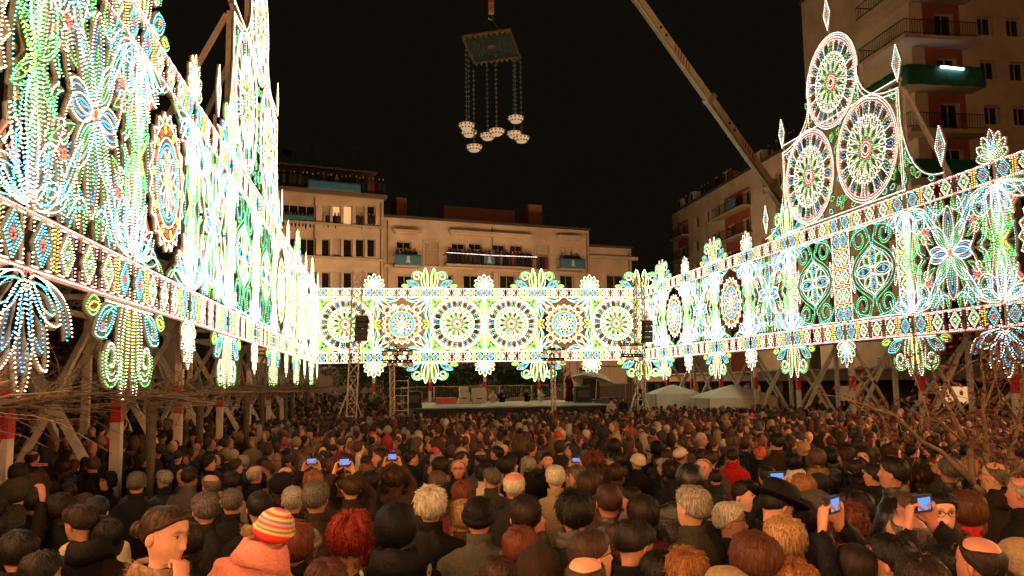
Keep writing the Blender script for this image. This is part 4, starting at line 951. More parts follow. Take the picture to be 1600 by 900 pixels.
truss(1000, 642, 998, 432, 40, .4, 'truss tower at the right front corner of the stage', spread=1.0); line_array(1003, 501, 1018, 535, 39.6, 'black line array speaker hung on the right truss tower'); lamp_bar(970, 1002, 554, 39.7, 'bar of spotlights on the right truss tower', 5)
a = px(627, 645, 44); T = thing('ladder_frame', 'grey scaffold ladder beside the left spotlight pole', 'ladder', (a.x, 44, 0)); hL = px(627, 592, 44).z
for s_ in (-.35, .35): MB().box((s_, 0, hL / 2), (.05, .05, hL)).build('side_rail', STEEL, T)
for i in range(9): MB().box((0, 0, .3 + (hL - .4) * i / 8), (.66, .04, .04)).build('rung', STEEL, T)
a = px(917, 600, 57); T = thing('ladder_frame', 'pale scaffold ladder standing on the stage beside the parasol', 'ladder', (a.x, 57.5, dz)); hL = px(917, 578, 57.5).z - dz
for s_ in (-.45, .45): MB().box((s_, 0, hL / 2), (.1, .1, hL)).build('side_rail', mat('pale_trim', (.5, .4, .28)), T)
for i in range(8): MB().box((0, 0, .3 + (hL - .4) * i / 7), (.86, .04, .04)).build('rung', STEEL, T)
# tents
TENT = mat('tent_cloth', (.6, .55, .44), .8, var=.06, scale=1)
def tent(x0, x1, yr, ye, Y, lab):
    a, b = px(x0, ye, Y), px(x1, ye, Y); w = b.x - a.x; ze = a.z; zr_ = px((x0 + x1) / 2, yr, Y).z; T = thing('tent', lab, 'tent', ((a.x + b.x) / 2, Y, 0), 0, 'white tents')
    h = w / 2; V = []; n = 8
    for j in range(n + 1):
        k = 1 - j / n; zz_ = zr_ - (zr_ - ze) * (1 - (k ** 1.25))
        for sx, sy in ((-1, -1), (1, -1), (1, 1), (-1, 1)): V.append((sx * (h * k + .02) * 1.0, sy * (h * k * .7 + .02), zz_ if False else ze + (zr_ - ze) * ((1 - k) ** .85)))
    m = MB(); m.add(V, [(j * 4 + i, j * 4 + (i + 1) % 4, j * 4 + 4 + (i + 1) % 4, j * 4 + 4 + i) for j in range(n) for i in range(4)])
    m.build('canopy', TENT, T)
    for q, (p0, p1) in enumerate((((-h, -h * .7), (h, -h * .7)), ((-h, h * .7), (-h, -h * .7)), ((h, -h * .7), (h, h * .7)))):
        m = MB(); n = 12; V = []
        for j in (0, 1):
            for i in range(n + 1): t = i / n; V.append((p0[0] + (p1[0] - p0[0]) * t + (.04 * sin(i * 1.7) if q else 0), p0[1] + (p1[1] - p0[1]) * t + (.04 * sin(i * 1.7) if not q else 0), ze - j * (ze + .2)))
        m.add(V, [(i, n + 1 + i, n + 2 + i, i + 1) for i in range(n)]); m.build('side_wall', TENT, T)
    for sx in (-1, 1): MB().box((sx * h, -h * .7 - .03, ze / 2), (.06, .06, ze)).build('leg', STEEL, T)
tent(1016, 1086, 601, 616, 50, 'left white tent behind the right light wall'); tent(1092, 1198, 601, 622, 44, 'wider white tent, right one of the two')
# ================================================================== CRANE AND HANGING LAMPS
BOOM = mat('crane_cream', (.5, .4, .25), .45, var=.08, scale=2); BOOMD = mat('crane_painted_shade', (.12, .1, .08), .5)  # BOOMD: shade on the boom's lower side put into its colour
Bp, Tp = px(1284, 400, 48), px(838, -225, 38)
T = thing('crane_boom', 'long cream telescopic crane boom reaching up over the plaza from the right', 'crane', Bp); L = Tp - Bp; Ln = L.length; dr = L.normalized()
sd_ = dr.cross(Vector((0, 1, 0))).normalized(); cuts = [0, .215, .45, .70, 1.0]; wd = [.66, .58, .5, .43]
side = Vector((-sd_.x, -sd_.y, -sd_.z)); UU = (Vector((0, -1, 0)) - dr * dr.dot(Vector((0, -1, 0)))).normalized()
for i in range(4):
    a, b = L * cuts[i], L * cuts[i + 1]; w = wd[i]
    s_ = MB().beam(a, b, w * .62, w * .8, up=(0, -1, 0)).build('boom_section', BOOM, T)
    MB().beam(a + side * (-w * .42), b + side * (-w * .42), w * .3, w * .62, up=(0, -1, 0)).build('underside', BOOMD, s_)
    MB().beam(a + side * (-w * .62) + Vector((0, -.3, 0)), b + side * (-w * .62) + Vector((0, -.3, 0)), .09, .09).build('hydraulic_line', BOOM, s_)
    if i: MB().beam(a - dr * .15, a + dr * .15, w * 1.3, w * 1.0, up=(0, -1, 0)).build('collar', mat('collar_grey', (.3, .24, .16), .5), s_)
    # worn red lettering strokes and two dots on each section
    fr = b - a; c0_ = a + fr * .42; q = MB()
    for k, ln in enumerate((.5, .8, .6, .9, .7, .5)):
        p = c0_ + dr * (.26 * k - .8) + UU * (w * .405); q.add([p - side * .14 - dr * .1, p + side * .17 * ln + dr * .16, p + side * .17 * ln + dr * .27, p - side * .14 + dr * .02], [(0, 1, 2, 3)])
    q.build('lettering', mat('red_letters', (.3, .012, .012)), s_, kind='stuff')
    for k in (0, 1): p = c0_ + dr * (1.5 + .55 * k) + UU * (w * .4); MB().tube([p, p + UU * .012], .09, 8).build('marker_dot', IRON, s_)
CH = px(768, 72, 38)                                   # platform
T = thing('hook_block', 'small red and pale crane hook block at the top edge above the hanging platform', 'crane hook', (CH.x, 38, px(768, 18, 38).z))
MB().tube([(0, 0, .1), (0, 0, 14.5)], .025, 5).build('cable', IRON, T); MB().box((0, 0, .2), (.26, .24, .6)).build('block', mat('hook_pale', (.25, .16, .12)), T); MB().box((0, -.16, .45), (.22, .03, .12)).box((0, -.14, .12), (.22, .03, .1)).build('stripe', REDP, T)
MB().tube([(.0, 0, -.2), (.1, 0, -.32), (0, 0, -.42), (-.12, 0, -.34)], .035).build('hook', STEEL, T)
T = thing('hanging_platform', 'square openwork platform hanging from the crane with dark carpet like pattern', 'platform', (CH.x, 38, CH.z), R_(12))
PL = mat('platform_wood', (.17, .125, .065), .7, var=.25, scale=3); PD = mat('platform_dark', (.008, .02, .02), .8, var=.4, scale=4)
hw = 1.15; pf = MB().box((0, 0, 0), (2 * hw, 2 * hw, .07)).build('frame', PL, T); T.rotation_euler = (R_(-10), R_(-3), R_(-20))
for k in range(6):
    r = hw * (.86 - .13 * k); q = MB()
    for s_ in (-1, 1): q.box((0, s_ * r, 0), (2 * r, .1, .08)); q.box((s_ * r, 0, .002), (.1, 2 * r + .1, .08))
    q.build('ring', PD, T, (0, 0, -.05)); q2 = put('ring', T.children[-1].data, T, (0, 0, .06))
q = MB(); n = 9
for sd2 in range(4):
    for i in range(n):
        a = -hw + 2 * hw * i / n; b = a + 2 * hw / n; V = [(a, -hw, .04), (b, -hw, .04), (b, -hw, -.06), ((a + b) / 2, -hw, -.25), (a, -hw, -.06)]
        q.add([Matrix.Rotation(sd2 * pi / 2, 3, 'Z') @ Vector(v) for v in V], [(0, 1, 2, 3, 4)])
q.build('scalloped_edge', PL, T)
Rm = T.rotation_euler.to_matrix(); Tl = T.location.copy()
slq = MB()
for a_, b_ in ((-1, -1), (1, -1), (1, 1), (-1, 1)): slq.tube([Vector((0, 0, 0)), Tl + Rm @ Vector((a_ * hw * .8, b_ * hw * .8, .05)) - Vector((CH.x, 38, px(768, 28, 38).z))], .012, 4)
o = slq.build('sling', IRON, None, (CH.x, 38, px(768, 28, 38).z)); tag(o, 'four thin slings between the crane hook and the square platform', 'sling')
SHADE = mat('pierced_shade', (.65, .52, .36), .6, emit=(1, .68, .4), estr=.22, var=.05, sample='NONE')
for k, (lx, ly, tx, ty) in enumerate(((729, 197, 729, 75), (733, 208, 733, 76), (741, 231, 741, 108), (762, 213, 763, 92), (776, 206, 776, 84), (806, 186, 803, 80), (804, 210, 806, 85), (815, 217, 812, 86))):
    Yd = 38 + (-.9, .6, -.5, .5, -.3, -.8, .8, .3)[k]; p = px(lx, ly, Yd); zt2 = px(tx, ty, Yd).z
    T = thing('hanging_lamp', ['highest of the three lamps on the left of the platform', 'middle one of the three left lamps', 'lowest lamp of all, hanging at the left', 'left of the two middle lamps', 'right of the two middle lamps', 'highest lamp of the right hand three', 'middle lamp of the right hand three', 'rightmost and lowest of the right hand three lamps'][k] + ', pale pierced bowl', 'lamp', p, 0, 'lamps hanging below the crane platform')
    m = MB(); rr = [(0, -.2), (.2, -.17), (.32, -.05), (.38, .08), (.3, .12)]; na = 12
    m.add([(r * cos(2 * pi * i / na), r * sin(2 * pi * i / na), z) for r, z in rr for i in range(na)], [(j * na + i, j * na + (i + 1) % na, (j + 1) * na + (i + 1) % na, (j + 1) * na + i) for j in range(4) for i in range(na)]); m.build('bowl', SHADE, T)
    q = MB()
    for r, z, n_ in ((.385, .03, 12), (.285, -.09, 12)):
        for i in range(n_): a = 2 * pi * (i + .5) / n_; c = (r * .97 * cos(a), r * .97 * sin(a), z); q.box(c, (.05, .06, .05), 0, a)
    q.build('piercing', IRON, T, kind='stuff')
    q = MB().tube([(0, 0, .1), (0, 0, zt2 - p.z)], .02, 4)
    for i in range(16): q.box((0, 0, .3 + (zt2 - p.z - .4) * i / 15), (.09, .09, .05), 0, i)
    q.build('beaded_cord', mat('cord_green', (.05, .07, .05)), T)
# ================================================================== TREES
def leaf_cloud(name, spots, size, mt, parent, n, kind='stuff'):
    V = []; Q = []
    r2 = np.random.default_rng(len(spots) * 7 + n)
    for k in range(n):
        c, r = spots[r2.integers(len(spots))]; d = r2.normal(0, 1, 3); d /= np.linalg.norm(d); p = np.array(c) + d * np.array(r) * (r2.uniform(.35, 1) ** .5)
        a = r2.normal(0, 1, 3); a /= np.linalg.norm(a); b = np.cross(a, r2.normal(0, 1, 3)); b /= np.linalg.norm(b); s = size * r2.uniform(.6, 1.3)
        V += [p - a * s, p - b * s * .45, p + a * s, p + b * s * .45]; Q.append((4 * k, 4 * k + 1, 4 * k + 2, 4 * k + 3))
    me = np_mesh(name, np.array(V), np.array(Q), r2.integers(0, len(mt), n), mt); return put(name, me, parent, kind=kind)
BARK = mat('bark', (.09, .065, .045), .9, var=.35, scale=12, bump=.6); BARKL = mat('pale_bark', (.13, .095, .06), .85, var=.3, scale=10, bump=.5)
LG = [mat('leaf_green_a', (.04, .08, .02), .6, var=.3), mat('leaf_green_b', (.06, .11, .03), .6, var=.3), mat('leaf_green_c', (.025, .05, .015), .6)]
LR = [mat('leaf_rust_a', (.09, .022, .012), .6, var=.3), mat('leaf_rust_b', (.055, .013, .008), .6), mat('leaf_rust_c', (.12, .035, .016), .6)]
LBR = [mat('leaf_brown_a', (.11, .055, .022), .6), mat('leaf_brown_b', (.07, .03, .014), .6), mat('leaf_brown_c', (.16, .085, .03), .6)]
def grow(m, p, d, L, r, depth, tips, r2, spread=.6, n=4, upb=.15):
    pts = [p]; rr = [r]; q = p.copy(); dd = d.normalized()
    for i in range(n): dd = (dd + Vector(r2.normal(0, .12, 3)) + Vector((0, 0, upb * .3))).normalized(); q = q + dd * L / n; pts.append(q.copy()); rr.append(r * (1 - .45 * (i + 1) / n))
    m.tube(pts, rr, 6 if depth > 1 else 4)
    if depth == 0: tips.append(q); return
    for k in range(3 if depth > 1 else 3):
        t = r2.integers(1, n + 1) if k else n; nd = (dd + Vector(r2.normal(0, spread, 3)) + Vector((0, 0, upb))).normalized(); grow(m, pts[t], nd, L * r2.uniform(.55, .8), rr[t] * .7, depth - 1, tips, r2, spread, n, upb)
def tree(name, label, x, y, h, cr, leaves, nleaf, seed, group=None, trunk=.35, tr=.16, cs=1, lsize=.1):
    r2 = np.random.default_rng(seed); T = thing(name, label, 'tree', (x, y, ground(x, y)), 0, group); m = MB(); tips = []
    hb = h * trunk; m.tube([(0, 0, -.1), (.03, 0, hb * .5), (0, .04, hb)], [tr * 1.2, tr, tr * .85], 8)
    for k in range(5): a = 2 * pi * k / 5 + r2.uniform(-.3, .3); grow(m, Vector((0, .02, hb * r2.uniform(.85, 1))), Vector((cos(a) * .8, sin(a) * .8, .9)), cr * .75, tr * .5, 2, tips, r2)
    m.build('trunk', BARK, T, smooth=True)
    sp = [((t.x, t.y, t.z), (cs * .5 * r2.uniform(.7, 1.3),) * 3) for t in tips if t.z > hb * .7]
    if nleaf: leaf_cloud('crown', sp, lsize, leaves, T, nleaf)
    return T
for k, (x, cr, Y) in enumerate(((660, 2.3, 66), (705, 2.2, 65), (785, 2.6, 65), (832, 2.2, 66), (560, 2.6, 67))):
    p = px(x, 600, Y); tree('green_tree', ['leafy dark green tree behind the stage under the second pendant', 'dark green tree just left of the green neon sign', 'round dark green tree behind the middle of the stage', 'darker green tree right of the middle of the stage', 'green tree behind the left truss tower'][k], p.x, Y, 5.0, cr, LG, 7500, 40 + k, 'green trees behind the stage', cs=1.9, lsize=.13)
for k, (x, y, h) in enumerate(((-10.5, 17, 5.5), (-10, 27, 6), (-12, 36, 6.5), (-13, 23, 7))):
    tree('autumn_tree', ['brown leaved tree behind the nearest timber frames', 'brown leaved tree behind the third left post', 'brown leaved tree deep behind the left wall', 'taller half bare brown tree behind the left wall'][k], x, y, h, 2.2, LBR, 3600, 60 + k, 'autumn trees behind the left wall', cs=1.5, lsize=.1)
# pollarded planes with horizontal twig mats at the foot of the left wall
def pollard(x, y, seed, label):
    r2 = np.random.default_rng(seed); gz = ground(x, y); T = thing('pollarded_tree', label, 'tree', (x, y, gz), 0, 'pollarded trees along the left wall'); h = CZ - .12 - gz; m = MB().tube([(0, 0, -.1), (.02, 0, h * .5), (0, 0, h)], [.075, .065, .1], 8); m.build('trunk', BARK, T, smooth=True)
    lim = MB(); tw = MB()
    for k in range(6):
        a = (pi / 2 if k % 2 else -pi / 2) + r2.normal(0, .33); L = r2.uniform(2.2, 3.1); pts = [Vector((0, 0, h - .05))]; d = Vector((cos(a), sin(a), .03))
        for i in range(6): d = (d + Vector((*r2.normal(0, .1, 2), r2.normal(0, .05)))).normalized(); d.z *= .6; pts.append(pts[-1] + d * L / 6)
        lim.tube(pts, [.042, .038, .033, .028, .022, .016, .008], 6)
        for j in range(22):
            p = pts[r2.integers(1, 7)]; e = Vector((r2.normal(0, .5), r2.normal(0, .9), r2.normal(.03, .13))).normalized(); q = [p]
            for i in range(5): e = (e + Vector((*r2.normal(0, .18, 2), r2.normal(0.03, .12)))).normalized(); q.append(q[-1] + e * r2.uniform(.16, .3))
            tw.tube(q, [.009, .008, .0065, .005, .004, .002], 3, cap=False)
    lim.build('limb', BARKL, T, smooth=True, kind='stuff'); tw.build('twigs', BARKL, T, kind='stuff')
    leaf_cloud('dry_leaves', [((0, 0, h), (.5, 1.8, .12))], .07, [LBR[2]], T, 14)
for k in range(9): pollard(-3.75 - .25 * (k % 2), (5.4, 9.2)[k] if k < 2 else 14.9 + 5.1 * (k - 2), 80 + k, f"{['nearest', 'second', 'third', 'fourth', 'fifth', 'sixth', 'seventh', 'eighth', 'farthest'][k]} bare pollarded tree with flat twig mat along the left posts")
# the thin rust leaved tree in the right foreground
def fg_tree():
    Y = 6.6; b = px(1546, 900, Y); T = thing('young_tree', 'slender young tree with forking pale limbs and rust red leaves in the right foreground', 'tree', (b.x, Y, ground(b.x, Y))); o = Vector(T.location)
    P = lambda x, y, dy=0: px(x, y, Y + dy) - o
    MB().tube([(P(1546, 900).x, 0, -.2), P(1546, 880), P(1547, 820), P(1544, 775)], [.066, .06, .055, .062], 10).build('trunk', BARKL, T, smooth=True)
    L = [([(1544, 775, 0), (1520, 757, 0), (1516, 700, .1), (1510, 690, .1), (1490, 650, .2), (1466, 610, .3), (1455, 570, .4)], .034), ([(1520, 757, 0), (1490, 725, -.1), (1470, 705, -.1), (1440, 690, -.2), (1400, 650, -.3), (1370, 640, -.3), (1330, 625, -.3)], .024),
         ([(1544, 775, 0), (1540, 730, 0), (1541, 690, .1), (1536, 640, .15), (1538, 600, .2), (1532, 560, .2)], .03), ([(1546, 772, 0), (1566, 750, .1), (1580, 705, .2), (1592, 660, .3), (1600, 600, .3), (1590, 540, .3)], .032),
         ([(1560, 757, 0), (1590, 735, -.1), (1620, 700, -.1), (1640, 640, -.2)], .024), ([(1516, 700, .1), (1470, 660, 0), (1452, 655, 0), (1420, 560, .2)], .012), ([(1536, 640, .15), (1556, 590, .2), (1560, 540, .2)], .014), ([(1592, 660, .3), (1560, 610, .2), (1545, 540, .1)], .012)]
    tips = []
    for pts, r in L:
        q = [P(*p) for p in pts]; MB().tube(q, [r * (1 - .8 * i / (len(q) - 1)) + .002 for i in range(len(q))], 6).build('limb', BARKL, T, smooth=True); tips += q[-4:]
    tw = MB(); r2 = np.random.default_rng(3); ends = []
    for t in tips * 5:
        e = Vector(r2.normal(0, 1, 3)).normalized(); q = [t]
        for i in range(4): e = (e + Vector(r2.normal(0, .2, 3))).normalized(); q.append(q[-1] + e * .09)
        tw.tube(q, [.005, .004, .003, .002, .001], 3, cap=False); ends += q[1:]
    tw.build('twigs', BARKL, T, kind='stuff'); sp = [((e.x, e.y, e.z), (.09, .09, .12)) for e in ends]
    leaf_cloud('leaves', sp, .03, LR, T, 1150)
fg_tree()
# ================================================================== PEOPLE
HZ = 1.605; PIV = Vector((0, -.02, 1.49))
HP = np.array([  # z, front, back, half width  (relative to head centre)
 (.117, .004, -.004, .003), (.113, .038, -.045, .038), (.1, .06, -.073, .058), (.08, .078, -.092, .071), (.055, .089, -.102, .0768), (.03, .093, -.104, .077), (.01, .0905, -.102, .0755), (-.012, .0895, -.096, .0735),
 (-.032, .09, -.086, .071), (-.05, .0895, -.072, .067), (-.066, .0885, -.063, .0615), (-.082, .0865, -.059, .055), (-.097, .083, -.057, .048), (-.108, .072, -.056, .0465), (-.115, .052, -.056, .048), (-.135, .046, -.058, .05), (-.165, .046, -.062, .053), (-.2, .05, -.07, .065), (-.24, .06, -.085, .1)])
def head_ring(z, th):
    F = np.interp(-z, -HP[:, 0], HP[:, 1]); Bk = np.interp(-z, -HP[:, 0], HP[:, 2]); Wd = np.interp(-z, -HP[:, 0], HP[:, 3])
    c, s_ = np.cos(th), np.sin(th); y = np.where(c > 0, F * c, -Bk * c); x = Wd * s_ * (1 + .015 * np.clip(1 - np.abs(c), 0, 1) - .0); return x, y
def g2(a, b, sa, sb): return np.exp(-(a / sa) ** 2 - (b / sb) ** 2)
def make_body(pitch=0, fem=False, hands=None, simple=False):
    zs = np.concatenate([np.linspace(.117, .06, 7), np.linspace(.052, -.115, 26), np.array([-.13, -.15, -.175, -.205, -.24])])
    u = np.linspace(-1, 1, 41)[:-1]; th = np.sign(u) * (np.abs(u) ** 1.35) * pi
    V = []; Tn = []
    for z in zs:
        x, y = head_ring(z, th); r = np.hypot(x, y) + 1e-6; b = np.zeros_like(th)
        if z > -.125:
            b += .021 * g2(th, z + .036, .13, .014) + .013 * g2(th, z + .012, .09, .022) + .006 * g2(np.abs(th) - .16, z + .04, .07, .009)       # nose
            b += -.0095 * g2(np.abs(th) - .36, z - .012, .17, .013)                                   # sockets
            b += .004 * g2(th, z - .034, .6, .009) + .0035 * g2(np.abs(th) - .62, z + .022, .25, .02)   # brow, cheekbone
            b += .0055 * g2(th, z + .065, .2, .0055) + .0055 * g2(th, z + .077, .17, .006) - .004 * g2(th, z + .0705, .25, .0028)  # lips
            b += .006 * g2(th, z + .1, .25, .012) - .003 * g2(th, z + .087, .25, .005)
            if fem: b += .003 * g2(np.abs(th) - .6, z + .03, .3, .025) - .003 * g2(np.abs(th) - 1.0, z + .09, .4, .03)
        k = (r + b) / r; V += [(xx * kk, yy * kk, z) for xx, yy, kk in zip(x, y, k)]
        lip = g2(th, z + .071, .2, .0095); brow = g2(np.abs(th) - .36, z - .035 + .02 * (np.abs(np.abs(th) - .36)), .18, .005); blush = .3 * g2(np.abs(th) - .6, z + .03, .3, .02) + .4 * g2(th, z + .04, .12, .012)
        st = 0 if fem else .25 * g2(th, z + .085, .9, .03)
        col = np.stack([1 - .88 * brow - st * .6 - .2 * lip, 1 - .93 * brow - .62 * lip - .12 * blush - st * .6, 1 - .95 * brow - .6 * lip - .12 * blush - st * .5], 1); Tn += col.tolist()
    n = len(th); R = len(zs); F = [(j * n + i, (j + 1) * n + i, (j + 1) * n + (i + 1) % n, j * n + (i + 1) % n) for j in range(R - 1) for i in range(n)]; F.append(tuple(range(n)))
    mi = [0] * len(F)
    def addm(vs, fs, m_, c=(1, 1, 1)):
        k = len(V); V.extend(tuple(v) for v in vs); F.extend(tuple(i + k for i in f) for f in fs); mi.extend([m_] * len(fs)); Tn.extend([c] * len(vs))
    for s_ in (-1, 1):   # ears and eyes
        v, t = ell((0, 0, 0), (.009, .019, .031), 8, 6); v = np.array(v); v[:, 1] += .006 * (v[:, 2] / .03); v[:, 0] = v[:, 0] - .35 * v[:, 1] * 1; A = .45 * s_
        rr = np.c_[v[:, 0] * s_ + s_ * .079, v[:, 1] - .012, v[:, 2] - .008]; addm(rr, t, 0, (1.02, .86, .82))
        v, t = ell((0, 0, 0), (.0125, .0095, .0085), 10, 6); x0, y0 = .0315 * s_, .0765
        addm(np.array(v) + (x0, y0, .0115), t, 1); v, t = ell((0, 0, 0), (.0058, .004, .0065), 8, 4); addm(np.array(v) + (x0, y0 + .0083, .0115), t, 2)
        v, t = ell((0, 0, 0), (.0145, .0105, .004), 10, 5); addm(np.array(v) + (x0, y0, .0185), t, 0, (.62, .5, .46)); addm(np.array(v) * (1.02, 1.06, .3) + (x0, y0, .0152), t, 2); addm(np.array(v) * (1, 1, .7) + (x0, y0 - .0005, .0035), t, 0, (.95, .85, .82))
    V2 = np.array(V); V2[:, 2] += HZ
    if fem: V2[:, :2] *= .96
    V2[:, 0] *= np.where(V2[:, 2] > 1.49, 1.06, 1)
    w = np.clip((V2[:, 2] - 1.44) / .07, 0, 1); Rm = np.array(Matrix.Rotation(pitch, 3, 'X')); P0 = np.array(PIV); V2 = V2 * (1 - w[:, None]) + ((V2 - P0) @ Rm.T + P0) * w[:, None]
    k = len(V2); extra = []; ef = []
    # torso, legs under the clothes
    m = MB(); r = [(1.365, .06, .05), (1.34, .14, .07), (1.2, .15, .09), (.95, .14, .09), (.85, .13, .09)]; a = np.linspace(0, 2 * pi, 11)[:-1]
    m.rings([[(p * cos(t), q * sin(t) - .012, z) for t in a] for z, p, q in reversed(r)])
    V3 = m.v; F += [tuple(i + k for i in f) for f in m.f]; mi += [0] * len(m.f); Tn += [(1, 1, 1)] * len(V3); Vall = V2.tolist() + [list(v) for v in V3]
    for hm in (hands or []):
        hv, hf = hand_geo(hm[1]); k = len(Vall); Vall += [list(hm[0] @ Vector(v)) for v in hv]; F += [tuple(i + k for i in f) for f in hf]; mi += [0] * len(hf); Tn += [(1, .93, .9)] * len(hv)
    me = bpy.data.meshes.new('body'); me.from_pydata(Vall, [], F); 
    for mt in (SKINM[0], EYEW, EYED): me.materials.append(mt)
    me.polygons.foreach_set('material_index', mi); me.polygons.foreach_set('use_smooth', [True] * len(F))
    at = me.color_attributes.new('tint', 'FLOAT_COLOR', 'POINT'); at.data.foreach_set('color', np.c_[np.array(Tn), np.ones(len(Tn))].astype(np.float32).ravel()); me.update(); return me
def hand_geo(curl=.5):
    """right-ish hand: wrist at origin, fingers along +z, palm facing +y, thumb on -x"""
    m = MB(); a = np.linspace(0, 2 * pi, 11)[:-1]
    m.rings([[(w * cos(t) + xo, d * sin(t), z) for t in a] for z, w, d, xo in ((-.05, .026, .02, 0), (-.01, .027, .019, 0), (.02, .036, .017, 0), (.05, .042, .015, .0), (.078, .042, .013, .002), (.09, .037, .01, .002))])
    for i, (x, L, sp) in enumerate(((-.03, .068, -.1), (-.01, .077, -.02), (.011, .072, .05), (.031, .056, .14))):
        p = Vector((x, 0, .08)); d = Vector((sp * .6, 0, 1)).normalized(); pts = [p]; ang = 0; rad = [.0095]
        for s_, f in enumerate((.42, .32, .26)):
            ang += curl * (.75, 1.0, .7)[s_] + .04 * i; dd = Vector((d.x * cos(ang), sin(ang), d.z * cos(ang))); pts.append(pts[-1] + dd * L * f * 1.08); rad.append((.0088, .0082, .0055)[s_])
        pts2 = [pts[0]]; r2 = [rad[0]]
        for q in range(3): pts2 += [pts[q].lerp(pts[q + 1], .5), pts[q + 1]]; r2 += [(rad[q] + rad[q + 1]) / 2 * .96, rad[q + 1]]
        m.tube(pts2, r2, 7)
    m.tube([(-.02, .002, .0), (-.042, .012, .028), (-.05, .028 + .01 * curl, .052), (-.046, .04 + .015 * curl, .074)], [.014, .0125, .0105, .006], 7)
    return m.v, m.f
def obj_slot(o, mats):
    for i, m_ in enumerate(mats):
        if i < len(o.material_slots): o.material_slots[i].link = 'OBJECT'; o.material_slots[i].material = m_
def tint_mat(name, col, rough=.5, spec=.35, sss=0):
    m = bpy.data.materials.new(name); m.use_nodes = True; n = m.node_tree; b = n.nodes['Principled BSDF']; b.inputs['Roughness'].default_value = rough; b.inputs['Specular IOR Level'].default_value = spec
    a = n.nodes.new('ShaderNodeAttribute'); a.attribute_name = 'tint'; x = n.nodes.new('ShaderNodeMix'); x.data_type = 'RGBA'; x.blend_type = 'MULTIPLY'; x.inputs[0].default_value = 1; x.inputs[7].default_value = (*col, 1)
    t = n.nodes.new('ShaderNodeTexCoord'); z = n.nodes.new('ShaderNodeTexNoise'); z.inputs['Scale'].default_value = 35; r = n.nodes.new('ShaderNodeMapRange'); r.inputs['To Min'].default_value = .82; r.inputs['To Max'].default_value = 1.15
    y = n.nodes.new('ShaderNodeMix'); y.data_type = 'RGBA'; y.blend_type = 'MULTIPLY'; y.inputs[0].default_value = 1
    n.links.new(a.outputs['Color'], x.inputs[6]); n.links.new(t.outputs['Object'], z.inputs[0]); n.links.new(z.outputs['Fac'], r.inputs[0]); n.links.new(x.outputs[2], y.inputs[6]); n.links.new(r.outputs[0], y.inputs[7]); n.links.new(y.outputs[2], b.inputs['Base Color']); return m
SKINM = [tint_mat(f'skin_{i}', c) for i, c in enumerate([(.44, .225, .145), (.36, .18, .11), (.5, .27, .18), (.3, .14, .085), (.42, .19, .13)])]
EYEW = mat('eye_white', (.45, .38, .33), .3, var=0); EYED = mat('eye_dark', (.015, .01, .008), .15, var=0)
def hair_mat(name, col, streak=.5, col2=None):
    m = bpy.data.materials.new('hair_' + name); m.use_nodes = True; n = m.node_tree; b = n.nodes['Principled BSDF']; b.inputs['Roughness'].default_value = .5; b.inputs['Specular IOR Level'].default_value = .22
    t = n.nodes.new('ShaderNodeTexCoord'); mp = n.nodes.new('ShaderNodeMapping'); mp.inputs['Scale'].default_value = (90, 90, 9); z = n.nodes.new('ShaderNodeTexNoise'); z.inputs['Scale'].default_value = 1.6; z.inputs['Detail'].default_value = 4
    r = n.nodes.new('ShaderNodeValToRGB'); c2 = col2 or [c * (1 + 1.3 * streak) for c in col]; r.color_ramp.elements[0].position = .35; r.color_ramp.elements[1].position = .68
    r.color_ramp.elements[0].color = (*[c * (1 - streak * .7) for c in col], 1); r.color_ramp.elements[1].color = (*c2, 1)
    n.links.new(t.outputs['Object'], mp.inputs[0]); n.links.new(mp.outputs[0], z.inputs[0]); n.links.new(z.outputs['Fac'], r.inputs[0]); bp = n.nodes.new('ShaderNodeBump'); bp.inputs['Strength'].default_value = .8; bp.inputs['Distance'].default_value = .006; n.links.new(z.outputs['Fac'], bp.inputs['Height']); n.links.new(bp.outputs[0], b.inputs['Normal']); n.links.new(r.outputs[0], b.inputs['Base Color']); return m
HM_ = {k: hair_mat(k, tuple(q * .75 for q in c), s_, c2) for k, c, s_, c2 in (('black', (.009, .007, .006), .5, None), ('dark', (.018, .011, .008), .5, None), ('brown', (.038, .018, .009), .5, None), ('chestnut', (.075, .026, .012), .5, None), ('auburn', (.11, .03, .014), .5, None), ('red', (.2, .018, .01), .5, None),
    ('ginger', (.19, .065, .022), .4, (.35, .15, .05)), ('blond', (.22, .11, .04), .5, (.5, .3, .13)), ('mouse', (.09, .055, .03), .5, None), ('grey', (.13, .115, .09), .5, (.36, .33, .26)), ('white', (.36, .32, .25), .35, (.62, .58, .47)), ('darkgrey', (.045, .038, .03), .6, (.13, .115, .09)))}
HNAME = {'black': 'black', 'dark': 'very dark', 'brown': 'brown', 'chestnut': 'chestnut', 'auburn': 'auburn', 'red': 'red', 'ginger': 'ginger', 'blond': 'blond', 'mouse': 'light brown', 'grey': 'grey', 'white': 'white', 'darkgrey': 'greying'}
